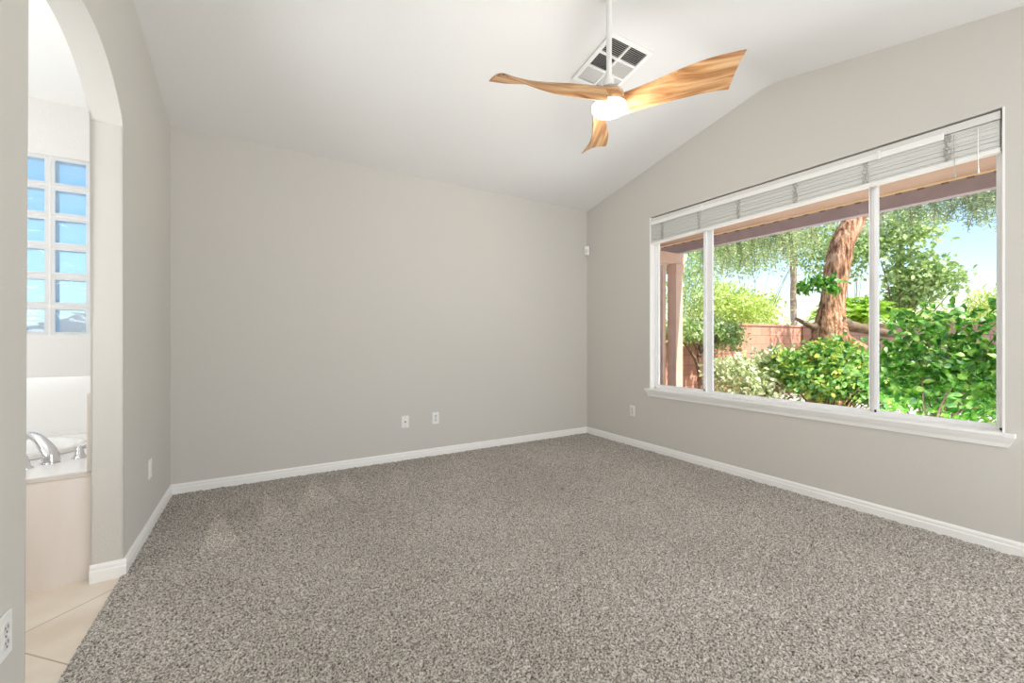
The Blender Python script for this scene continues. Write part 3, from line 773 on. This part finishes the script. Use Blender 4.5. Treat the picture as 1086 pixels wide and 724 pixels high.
# ================================================================== WALL PLATES AND SENSOR
def wall_plate(name, label, loc, nrm, kind, group=None, cat='outlet'):
    """local frame: +Y looks into the room"""
    ang = math.atan2(nrm[1], nrm[0]) - PI / 2
    r = tag(empty(name, loc, (0, 0, ang)), label, cat, group)
    bm = bmesh.new(); box(bm, -0.035, 0.035, 0.0, 0.0055, -0.057, 0.057); finish(bm, 'cover_plate', M_PLATE, r, bevel=0.002)
    def cyl_y(bm, x, z, rad, y0, y1, n=14):
        a = [bm.verts.new((x + rad * math.cos(2 * PI * k / n), y0, z + rad * math.sin(2 * PI * k / n))) for k in range(n)]
        b_ = [bm.verts.new((v.co.x, y1, v.co.z)) for v in a]
        bm.faces.new(a); bm.faces.new(b_[::-1])
        for k in range(n): bm.faces.new((a[k], b_[k], b_[(k + 1) % n], a[(k + 1) % n]))
    if kind == 'duplex':
        for s_ in (-1, 1):
            bm = bmesh.new(); cyl_y(bm, 0, s_ * 0.0195, 0.0165, 0.003, 0.0075, 20); rc = finish(bm, 'receptacle', simple('receptacle_face', srgb(222, 222, 220), 0.4), r, smooth=40)
            bm = bmesh.new()
            box(bm, -0.0075, -0.0055, 0.0073, 0.0082, s_ * 0.0195 - 0.001, s_ * 0.0195 + 0.008); box(bm, 0.0055, 0.0075, 0.0073, 0.0082, s_ * 0.0195 - 0.001, s_ * 0.0195 + 0.007)
            cyl_y(bm, 0, s_ * 0.0195 - 0.008, 0.0025, 0.0073, 0.0082, 10); finish(bm, 'slots', M_DARK, rc)
        bm = bmesh.new(); cyl_y(bm, 0, 0, 0.003, 0.005, 0.007, 10); finish(bm, 'screw', M_GREY, r)
    elif kind == 'coax':
        bm = bmesh.new(); cyl_y(bm, 0, 0, 0.0075, 0.005, 0.010, 12); cyl_y(bm, 0, 0, 0.0045, 0.009, 0.017, 12); finish(bm, 'coax_jack', simple('coax_metal', srgb(90, 88, 84), 0.3, metal=0.8), r, smooth=40)
        for sz in (-0.042, 0.042):
            bm = bmesh.new(); cyl_y(bm, 0, sz, 0.003, 0.005, 0.0065, 10); finish(bm, 'screw', M_GREY, r)
    else:
        bm = bmesh.new(); box(bm, -0.0165, 0.0165, 0.004, 0.0085, -0.033, 0.033); finish(bm, 'decorator_insert', simple('insert_plastic', srgb(232, 232, 230), 0.35), r, bevel=0.0015)
        for sz in (-0.048, 0.048):
            bm = bmesh.new(); cyl_y(bm, 0, sz, 0.003, 0.005, 0.0065, 10); finish(bm, 'screw', M_GREY, r)
    return r
wall_plate('coax_plate', 'white cable jack plate with one dark centre jack on the back wall', (1.168, YB, 0.370), (0, -1, 0), 'coax', cat='cable jack')
wall_plate('wall_outlet', 'white double outlet on the back wall beside the cable jack plate', (1.472, YB, 0.377), (0, -1, 0), 'duplex', 'wall outlets')
wall_plate('wall_outlet', 'white double outlet low on the window wall, between the corner and the window', (XR, 3.195, 0.385), (-1, 0, 0), 'duplex', 'wall outlets')
wall_plate('wall_outlet', 'white plate low on the wall between the arch and the back wall', (XL, 3.268, 0.375), (1, 0, 0), 'insert', 'wall outlets')
wall_plate('wall_outlet', 'white double outlet on the near wall before the arch, cut by the picture edge', (XL, 1.614, 0.376), (1, 0, 0), 'duplex', 'wall outlets')
md = tag(empty('motion_detector', (XR - 0.022, YB - 0.022, 2.235), (0, 0, R(135 + 90 - 90))), 'small white alarm motion sensor high in the corner by the garden window', 'sensor')
md.rotation_euler = (0, 0, R(135))
bm = bmesh.new()
prism(bm, [(-0.030, 0.0), (0.030, 0.0), (0.028, 0.026), (0.016, 0.036), (-0.016, 0.036), (-0.028, 0.026)], 'Z', -0.052, 0.052); finish(bm, 'sensor_case', M_PLATE, md, bevel=0.003)
bm = bmesh.new(); box(bm, -0.015, 0.015, 0.0355, 0.038, -0.035, 0.012); finish(bm, 'sensor_lens', simple('sensor_lens', srgb(214, 214, 206), 0.3), md, bevel=0.001)

# ================================================================== PATIO
px, py = 5.50, 4.26
def ext_struct(name, b, mat, bevel=0.0):
    o = boxobj(name, b, mat, bevel=bevel); o['kind'] = 'structure'; return o
ext_struct('ground', (XR + WT, 40, -30, 40, -0.4, -0.15), M_GRAVEL)
ext_struct('ground_bath', (-20, XR + WT, YB + WT, 40, -0.4, -0.15), M_GRAVEL)
ext_struct('patio_slab', (XR + WT, 5.75, -2.5, 4.6, -0.2, -0.05), M_SLAB)
pc = tag(empty('patio_cover', (px, 1.5, -0.05)), 'pinkish stucco patio cover with square post and long beam outside the window', 'patio cover')
def ppart(name, bm, mat, bevel=0.0):
    bmesh.ops.translate(bm, verts=bm.verts[:], vec=-Vector(pc.location)); return finish(bm, name, mat, pc, bevel=bevel)
bm = bmesh.new(); box(bm, XR + WT + 0.002, 5.62, -2.6, 4.55, 2.63, 2.78); ppart('soffit', bm, M_SOFFIT)
bm = bmesh.new(); box(bm, px - 0.05, px + 0.05, -2.6, 4.50, 2.474, 2.629); ppart('long_beam', bm, M_BEAM, 0.004)
bm = bmesh.new(); box(bm, px - 0.068, px - 0.051, -2.6, 4.50, 2.612, 2.629); ppart('sunlit_gap_strip', bm, M_SUNGAP)  # strip coloured like sun showing through the gap above the beam
y = -1.4
while y < 4.4:
    bm = bmesh.new(); box(bm, px - 0.060, px - 0.051, y, y + 0.05, 2.598, 2.611); ppart('clip', bm, M_NOTCH); y += 0.165  # dark block standing for the shade in each notch
bm = bmesh.new()
prism(bm, [(XR + WT + 0.01, 2.31), (px + 0.10, 2.31), (px + 0.13, 2.325), (px + 0.155, 2.36), (px + 0.17, 2.41), (px + 0.20, 2.43), (px + 0.20, 2.473), (XR + WT + 0.01, 2.473)], 'Y', py - 0.075, py + 0.075)
ppart('cross_beam', bm, M_STUCCO, 0.004)
bm = bmesh.new(); box(bm, px - 0.08, px + 0.08, py - 0.08, py + 0.08, -0.05, 2.309); ppart('post', bm, M_STUCCO, 0.006)
bm = bmesh.new(); box(bm, px - 0.095, px + 0.095, py - 0.095, py + 0.095, 2.17, 2.309); 
ppart('post_cap', bm, M_STUCCO, 0.006)
bm = bmesh.new(); box(bm, px - 0.20, px - 0.13, py + 0.07, py + 0.13, -0.05, 2.309); ppart('downspout', bm, M_STUCCO, 0.004)

# ================================================================== GARDEN WALLS
M_BW1 = block_wall_mat('garden_block', (srgb(186, 136, 112), srgb(200, 150, 126), srgb(146, 106, 88)))
M_BW2 = block_wall_mat('garden_block_grey', (srgb(170, 140, 124), srgb(186, 154, 138), srgb(140, 116, 104)))
def gwall(name, b, mat, capmat, label, cap):
    r = tag(empty(name, ((b[0] + b[1]) / 2, (b[2] + b[3]) / 2, -0.15)), label, 'garden wall')
    bm = bmesh.new(); box(bm, *b); bmesh.ops.translate(bm, verts=bm.verts[:], vec=-Vector(r.location)); finish(bm, 'block_courses', mat, r)
    bm = bmesh.new(); box(bm, *cap); bmesh.ops.translate(bm, verts=bm.verts[:], vec=-Vector(r.location)); finish(bm, 'wall_cap', capmat, r, bevel=0.006)
gwall('block_wall', (3.7, 11.85, 5.30, 5.45, -0.15, 1.46), M_BW1, M_BW1, 'reddish brown block garden wall behind the patio post', (3.7, 11.87, 5.28, 5.47, 1.461, 1.51))
gwall('block_wall', (11.70, 11.85, -16, 5.27, -0.15, 1.46), M_BW2, M_BW2, 'greyish block garden wall at the far end behind the leafy bush', (11.68, 11.87, -16, 5.27, 1.461, 1.51))

# ================================================================== PLANTS
def leaves_mesh(name, centers, normals_dirs, sizes, widths, mat, parent, fold=0.15, curl=0.2):
    """one foliage mesh: each leaf is a folded seven-point blade"""
    n = len(centers)
    d = normals_dirs / np.linalg.norm(normals_dirs, axis=1, keepdims=True)
    rng = np.random.default_rng(n)
    a = rng.normal(size=(n, 3)); a[:, 2] += 0.0
    side = np.cross(d, a); side /= np.linalg.norm(side, axis=1, keepdims=True) + 1e-9
    nm = np.cross(side, d)
    flip = np.where(nm[:, 2:3] < 0, -1.0, 1.0); nm *= flip; side *= flip
    tpl = np.array([(0, 0, 0), (0, 1, -curl), (0, .5, 0.0), (-.8, .25, fold), (-1, .6, fold * .8), (.8, .25, fold), (1, .6, fold * .8)])
    L = sizes[:, None, None]; W = widths[:, None, None]
    co = centers[:, None, :] + side[:, None, :] * (tpl[None, :, 0:1] * W * 0.5) + d[:, None, :] * (tpl[None, :, 1:2] * L) + nm[:, None, :] * (tpl[None, :, 2:3] * L * 0.5)
    tri = np.array([(0, 5, 2), (5, 6, 2), (6, 1, 2), (1, 4, 2), (4, 3, 2), (3, 0, 2)])
    q = (np.arange(n)[:, None, None] * 7 + tri[None]).reshape(-1, 3)
    me = bpy.data.meshes.new(name)
    me.vertices.add(n * 7); me.vertices.foreach_set('co', co.reshape(-1).astype(np.float32))
    me.loops.add(q.size); me.loops.foreach_set('vertex_index', q.ravel().astype(np.int32))
    me.polygons.add(len(q)); me.polygons.foreach_set('loop_start', (np.arange(len(q)) * 3).astype(np.int32))
    me.update(calc_edges=True)
    me.shade_smooth()
    return link(me, name, mat, parent)

def plant(name, label, cat, base, blobs, leaf_len, leaf_w, mat, twigmat, seed=0, trunk_r=0.02, droop=0.0, up=0.4,
          per_cluster=14, spread=0.09, group=None, stems=True, stem_from=None, curl=0.25, stemname='stems', fold=0.15, nstem=26):
    """blobs: (centre, radii, number of clusters), world coordinates"""
    rng = np.random.default_rng(seed)
    base = Vector(base)
    root = tag(empty(name, base), label, cat, group)
    C, D = [], []; tips = []
    for c, r, m in blobs:
        c = np.array(c) - np.array(base); r = np.array(r)
        v = rng.normal(size=(m, 3)); v /= np.linalg.norm(v, axis=1, keepdims=True)
        rad = rng.random((m, 1)) ** 0.45
        cc = c + v * rad * r
        tips.append(cc)
        pts = cc[:, None, :] + rng.normal(size=(m, per_cluster, 3)) * spread * np.array([1, 1, 0.8])
        dr = rng.normal(size=(m, per_cluster, 3)) * 0.9 + (v * 0.5)[:, None, :]
        dr[..., 2] += up - droop
        if droop > 0: pts[..., 2] -= rng.random((m, per_cluster)) * droop * 0.35
        C.append(pts.reshape(-1, 3)); D.append(dr.reshape(-1, 3))
    C = np.concatenate(C); D = np.concatenate(D); n = len(C)
    ok = C[:, 2] > 0.02; C, D = C[ok], D[ok]; n = len(C)
    s = leaf_len * (0.65 + 0.7 * rng.random(n)); w = leaf_w * (0.7 + 0.6 * rng.random(n))
    leaves_mesh('foliage', C, D, s, w, mat, root, curl=curl, fold=fold)
    if stems:
        bm = bmesh.new(); T = np.concatenate(tips)
        idx = rng.choice(len(T), min(nstem, len(T)), replace=False)
        st = Vector(stem_from) - base if stem_from is not None else Vector((0, 0, 0))
        for k, i in enumerate(idx):
            t = Vector(T[i]); b0 = st + Vector((rng.normal() * trunk_r * 2, rng.normal() * trunk_r * 2, 0))
            mid = b0.lerp(t, 0.5) + Vector((rng.normal() * 0.05, rng.normal() * 0.05, 0.10 * t.length))
            tube(bm, spline([b0, mid, t], 4), lerps([trunk_r, trunk_r * 0.5, trunk_r * 0.15], 4), 6, rough=0.1, seed=k)
        finish(bm, stemname, twigmat, root, smooth=60)
    return root

L_FRESH = leaf_mat('fresh_green_leaf', [srgb(34, 84, 26), srgb(66, 130, 38), srgb(112, 168, 58), srgb(178, 208, 110)], 11, 0.35, 0.45, 0.05)
L_MIX = leaf_mat('mixed_green_leaf', [srgb(60, 116, 56), srgb(108, 166, 68), srgb(166, 204, 96), srgb(238, 220, 90)], 9, 0.35)
L_PALE = leaf_mat('variegated_leaf', [srgb(120, 156, 84), srgb(196, 214, 150), srgb(238, 238, 206), srgb(248, 244, 226)], 22, 0.35)
L_CREAM = leaf_mat('cream_green_leaf', [srgb(110, 146, 76), srgb(166, 194, 112), srgb(218, 228, 176)], 9, 0.35)
L_FEATHER = leaf_mat('feathery_leaf', [srgb(136, 158, 104), srgb(180, 200, 138), srgb(220, 230, 178)], 4, 0.45)
L_YELLOW = leaf_mat('yellow_green_leaf', [srgb(160, 186, 84), srgb(206, 222, 120), srgb(232, 238, 166)], 3, 0.5)
L_OLIVE = leaf_mat('olive_leaf', [srgb(120, 142, 112), srgb(160, 180, 138), srgb(198, 210, 166)], 4, 0.45)
L_FROND = leaf_mat('frond_leaf', [srgb(120, 176, 50), srgb(176, 214, 70), srgb(206, 232, 110)], 4, 0.4)

# big mesquite with a leaning trunk
tree = tag(empty('mesquite_tree', (7.60, 3.02, -0.15)), 'large leaning tree with rough orange brown trunk and feathery leaves in the garden', 'tree')
tb = Vector((7.60, 3.02, -0.15))
bm = bmesh.new()
ctl = [((7.56, 3.06, -0.2), 0.34), ((7.57, 3.06, 0.40), 0.32), ((7.575, 3.05, 0.95), 0.30), ((7.58, 3.04, 1.30), 0.26), ((7.60, 3.03, 1.55), 0.205), ((7.63, 3.01, 1.81), 0.180),
       ((7.68, 2.98, 2.25), 0.188), ((7.74, 2.94, 2.62), 0.182), ((7.87, 2.86, 2.94), 0.172), ((7.99, 2.78, 3.22), 0.165), ((8.1, 2.6, 3.7), 0.13), ((8.3, 2.5, 4.6), 0.09)]
P_ = spline([c for c, r in ctl], 8); R_ = lerps([r * 0.86 for c, r in ctl], 8)
tube(bm, [p - tb for p in P_], R_, 26, rough=0.06, seed=4)
finish(bm, 'trunk', M_BARK, tree, smooth=80)
def limb(pts, rads, mat=M_BARK, seed=1, n=14):
    bm = bmesh.new(); tube(bm, [p - tb for p in spline(pts, 6)], lerps(rads, 6), n, rough=0.10, seed=seed); finish(bm, 'limb', mat, tree, smooth=80)
limb([(7.50, 2.95, 1.22), (7.66, 2.88, 1.12), (7.85, 2.78, 1.04), (8.0, 2.70, 0.97), (8.2, 2.58, 0.86)], [0.17, 0.12, 0.085, 0.075, 0.05], seed=2)
limb([(7.62, 3.0, 1.42), (7.85, 2.86, 1.36), (8.1, 2.72, 1.30), (8.5, 2.5, 1.22)], [0.14, 0.09, 0.07, 0.05], M_TWIG, seed=3)
limb([(7.60, 3.05, 1.32), (7.35, 3.18, 1.36), (7.15, 3.32, 1.48)], [0.10, 0.05, 0.02], M_TWIG, seed=4)
limb([(7.95, 2.8, 3.05), (7.9, 3.4, 3.7), (7.8, 4.0, 4.0), (7.7, 4.6, 4.0)], [0.09, 0.06, 0.04, 0.03], M_TWIG, seed=5, n=8)
limb([(8.1, 2.74, 3.4), (9.0, 2.7, 3.9), (10.2, 2.6, 4.3), (11.0, 2.4, 4.3)], [0.09, 0.06, 0.04, 0.03], M_TWIG, seed=6, n=8)
rng = np.random.default_rng(12)
# hanging sprays: strands dropping from the crown
def sprays(blobs, mat, nstr, length, leaf, seed):
    rng = np.random.default_rng(seed); C, D = [], []; bm = bmesh.new()
    for (c, r, m) in blobs:
        for k in range(m):
            v = rng.normal(size=3); v /= np.linalg.norm(v); p = np.array(c) + v * np.array(r) * rng.random() ** 0.5
            ln = length * (0.5 + rng.random()); az = rng.random() * 6.28; out_ = np.array([math.cos(az), math.sin(az), 0]) * 0.35
            steps = int(ln / 0.035); pts = []
            for i in range(steps):
                t = i / steps; q = p + out_ * ln * t - np.array([0, 0, 1]) * ln * (0.25 * t + 0.75 * t * t); pts.append(q)
                for s_ in (-1, 1):
                    dd = rng.normal(size=3) * 0.5 + np.array([-out_[1] * s_ * 3, out_[0] * s_ * 3, -0.4]); C.append(q); D.append(dd)
            if k % 3 == 0 and len(pts) > 3: tube(bm, [Vector(q) - tb for q in pts[::3]], 0.004, 4, cap=False)
    C = np.array(C) - np.array(tb); D = np.array(D); n = len(C)
    leaves_mesh('foliage', C, D, leaf * (0.7 + 0.6 * rng.random(n)), leaf * 0.26 * (0.7 + 0.6 * rng.random(n)), mat, tree, curl=0.15)
    finish(bm, 'twigs', M_TWIG, tree)
sprays([((7.9, 4.65, 3.45), (0.75, 0.7, 0.35), 130), ((8.6, 4.2, 3.6), (0.6, 0.5, 0.4), 90), ((7.5, 4.9, 3.1), (0.5, 0.4, 0.3), 40), ((8.0, 3.2, 3.7), (0.5, 0.5, 0.3), 36)], L_FEATHER, 0, 0.70, 0.07, 1)
sprays([((11.6, 3.0, 4.1), (0.7, 0.9, 0.35), 90), ((11.2, 2.1, 3.95), (0.7, 0.5, 0.30), 80), ((11.0, 3.7, 4.2), (0.6, 0.5, 0.4), 40)], L_OLIVE, 0, 0.50, 0.085, 2)

# trees beyond the walls
FAR = 'trees beyond the garden walls'
plant('bushy_tree', 'rounded yellow green tree behind the reddish block wall', 'tree', (13.4, 7.8, -0.15),
      [((13.5, 7.7, 2.1), (0.9, 0.9, 0.75), 150), ((12.7, 8.3, 2.2), (0.9, 0.7, 0.9), 110)], 0.12, 0.055, L_YELLOW, M_TWIG, 21, 0.03, spread=0.16, per_cluster=22, group=FAR, nstem=12)
plant('bushy_tree', 'tall loose green tree behind the post and the reddish wall', 'tree', (11.4, 8.6, -0.15),
      [((11.3, 8.5, 2.9), (0.9, 0.8, 1.2), 120), ((12.6, 8.6, 3.9), (1.0, 0.8, 0.8), 90)], 0.11, 0.045, L_CREAM, M_TWIG, 22, 0.016, spread=0.2, per_cluster=17, group=FAR, nstem=18)
plant('bushy_tree', 'airy grey green tree crown high behind the yellow green tree', 'tree', (15.6, 8.9, -0.15),
      [((15.2, 8.6, 4.4), (1.2, 1.0, 0.9), 150), ((16.6, 7.4, 4.7), (0.9, 0.9, 0.8), 100)], 0.12, 0.05, L_FEATHER, M_TWIG, 27, 0.010, spread=0.22, per_cluster=18, group=FAR, nstem=14)
plant('bushy_tree', 'sparse pale yellow green tree standing beyond the greyish far wall', 'tree', (18.2, 5.3, -0.15),
      [((17.6, 5.2, 4.6), (0.7, 0.9, 0.8), 80), ((18.0, 4.9, 3.4), (0.6, 0.8, 0.8), 60), ((18.3, 4.6, 3.0), (0.4, 1.0, 0.35), 34), ((18.4, 5.2, 2.3), (0.5, 0.9, 0.5), 46)], 0.17, 0.11, L_CREAM, M_TWIG, 23, 0.04, spread=0.20, per_cluster=14, group=FAR, nstem=14)
plant('bushy_tree', 'green tree crown directly behind the upper part of the leaning trunk', 'tree', (16.9, 6.2, -0.15),
      [((16.9, 6.0, 4.3), (0.7, 0.8, 1.0), 80), ((16.7, 6.9, 4.0), (0.6, 0.6, 0.7), 36)], 0.14, 0.08, L_CREAM, M_TWIG, 24, 0.014, spread=0.22, per_cluster=17, group=FAR, nstem=12)
# palm trunk far off
pt = tag(empty('palm_tree', (17.5, 8.2, -0.15)), 'thin straight palm trunk rising beyond the reddish wall', 'tree')
bm = bmesh.new(); tube(bm, [(0.02 * math.sin(i), 0, i * 0.25) for i in range(26)], 0.11, 12, rough=0.12, seed=3); finish(bm, 'trunk', M_PALMBARK, pt, smooth=60)
def fronds(root, top, n, ln, mat, seed, el0=0.1, el1=1.2, w=0.05, nl=26):
    rng = np.random.default_rng(seed); C, D, S = [], [], []
    for k in range(n):
        az = rng.random() * 6.28; el = rng.uniform(el0, el1); l = ln * rng.uniform(.7, 1.1)
        h = np.array([math.cos(az), math.sin(az), 0])
        for i in range(nl):
            t = (i + 1) / nl; q = np.array(top) + h * l * t * math.cos(el) + np.array([0, 0, 1]) * l * (t * math.sin(el) - 0.45 * t * t)
            for s_ in (-1, 1):
                C.append(q); D.append(h * 0.8 + np.array([-h[1], h[0], 0.1]) * s_ * 0.8 + rng.normal(size=3) * 0.15); S.append(l * 0.32 * (1 - 0.6 * t))
    leaves_mesh('fronds', np.array(C), np.array(D), np.array(S), np.full(len(C), w), mat, root, curl=0.1)
fronds(pt, (0, 0, 6.1), 22, 1.5, L_FROND, 5)
yu = tag(empty('fan_palm', (14.5, 5.15, -0.15)), 'bright yellow green young palm behind the far wall beside the leaning trunk', 'plant')
bm = bmesh.new(); tube(bm, [(0, 0, 0), (0, 0, 0.8), (0.02, 0, 1.75)], [0.14, 0.13, 0.10], 12, rough=0.12); finish(bm, 'trunk', M_PALMBARK, yu, smooth=60)
fronds(yu, (0, 0, 1.75), 90, 1.35, L_FROND, 6, 0.5, 1.5, 0.05, 24)

# shrub trained along the block wall
wt = plant('wall_shrub', 'small shrub with bare curved trunk leafing over the reddish block wall', 'shrub', (7.21, 5.0, -0.15),
      [((7.30, 5.08, 1.30), (0.60, 0.16, 0.22), 60), ((7.85, 4.92, 1.20), (0.38, 0.22, 0.28), 60), ((6.65, 5.10, 1.32), (0.45, 0.14, 0.22), 30)], 0.075, 0.05, L_CREAM, M_TWIG, 31, 0.010, spread=0.085, per_cluster=17, stem_from=(7.15, 5.0, 0.85), nstem=22)
bm = bmesh.new()
tube(bm, spline([(0.02, 0.0, -0.02), (0.0, 0.0, 0.35), (-0.02, 0.02, 0.62), (-0.12, 0.03, 0.90), (-0.28, 0.05, 1.10), (-0.42, 0.06, 1.25)], 6), lerps([0.06, 0.05, 0.035, 0.03, 0.025, 0.02], 6), 12, rough=0.15)
tube(bm, spline([(0.05, 0.0, 0.02), (0.03, 0.0, 0.4), (-0.06, 0.0, 0.8), (-0.03, 0.02, 1.2)], 6), lerps([0.085, 0.07, 0.04, 0.02], 6), 12, rough=0.3, seed=8)
finish(bm, 'trunk', M_TWIG, wt, smooth=70)
# variegated shrub
plant('variegated_shrub', 'pale cream and green variegated shrub low in front of the reddish wall', 'shrub', (6.75, 3.72, -0.15),
      [((6.62, 3.80, 0.50), (0.42, 0.42, 0.40), 110), ((6.85, 3.50, 0.74), (0.30, 0.26, 0.26), 56), ((6.4, 4.05, 0.62), (0.26, 0.22, 0.20), 30), ((6.6, 3.5, 0.35), (0.4, 0.3, 0.3), 50)], 0.07, 0.05, L_PALE, M_TWIG, 32, 0.010, spread=0.06, per_cluster=15)
# mixed green shrub
plant('lantana_shrub', 'wide green and yellow shrub growing at the foot of the leaning tree', 'shrub', (6.85, 2.80, -0.15),
      [((6.85, 2.90, 0.60), (0.42, 0.38, 0.36), 90), ((6.95, 2.50, 0.66), (0.40, 0.36, 0.36), 90), ((6.75, 3.22, 0.74), (0.26, 0.20, 0.26), 40), ((7.1, 2.86, 0.96), (0.28, 0.26, 0.14), 34), ((7.0, 2.2, 0.6), (0.3, 0.3, 0.36), 50)], 0.075, 0.048, L_MIX, M_TWIG, 33, 0.012, spread=0.07, per_cluster=15)
# sprig in front of the trunk
plant('leafy_sprig', 'thin upright sprig with a tuft of green leaves crossing the leaning trunk', 'plant', (7.05, 3.02, -0.15),
      [((7.12, 2.94, 1.95), (0.10, 0.20, 0.07), 12), ((7.02, 3.12, 1.93), (0.09, 0.10, 0.06), 5)], 0.12, 0.06, L_FRESH, M_TWIG, 34, 0.006, spread=0.05, per_cluster=9, nstem=4)
# large-leaved bush by the window
plant('broadleaf_bush', 'big glossy green bush with large leaves filling the lower right window pane', 'bush', (6.15, 1.50, -0.15),
      [((6.35, 1.85, 0.70), (0.30, 0.30, 0.40), 64), ((6.25, 1.50, 0.80), (0.34, 0.34, 0.46), 84), ((6.0, 1.10, 0.74), (0.34, 0.34, 0.48), 80), ((6.12, 1.66, 1.28), (0.18, 0.18, 0.16), 16), ((5.95, 1.15, 1.30), (0.24, 0.28, 0.14), 14), ((5.8, 0.7, 0.8), (0.3, 0.3, 0.5), 50), ((6.2, 1.7, 0.35), (0.4, 0.4, 0.2), 10)], 0.098, 0.058, L_FRESH, M_TWIG, 35, 0.016, spread=0.085, per_cluster=8, curl=0.4, nstem=30)
plant('broadleaf_bush', 'green bush beyond the large leaved bush, seen under the far wall', 'bush', (8.9, 2.0, -0.15),
      [((8.9, 2.3, 0.60), (0.5, 0.5, 0.5), 60), ((8.7, 1.6, 0.5), (0.5, 0.5, 0.45), 60)], 0.10, 0.055, L_MIX, M_TWIG, 36, 0.014, spread=0.11, per_cluster=12)
plant('dry_shrub', 'pale yellowish grassy shrub beyond the far wall at the window edge', 'shrub', (16.6, 3.2, -0.15),
      [((17.0, 3.6, 1.75), (0.4, 1.0, 0.30), 46), ((16.4, 2.9, 2.0), (0.3, 0.4, 0.5), 26)], 0.20, 0.035, L_YELLOW, M_TWIG, 37, 0.014, spread=0.13, per_cluster=14, up=1.2)
# hills seen dimly through the glass blocks
def ridge():
    bm = bmesh.new(); r = random.Random(5); pts = [(-60, -0.4)]
    for i in range(31): pts.append((-60 + 120 * i / 30, 5 + 3.0 * math.sin(i * 0.7) + r.uniform(-1, 1)))
    pts.append((60, -0.4))
    prism(bm, pts, 'Y', 90, 110); o = finish(bm, 'hills', noisy('hill_rock', [srgb(150, 128, 118), srgb(176, 154, 140)], 0.2, 0.95)); o['kind'] = 'structure'
ridge()
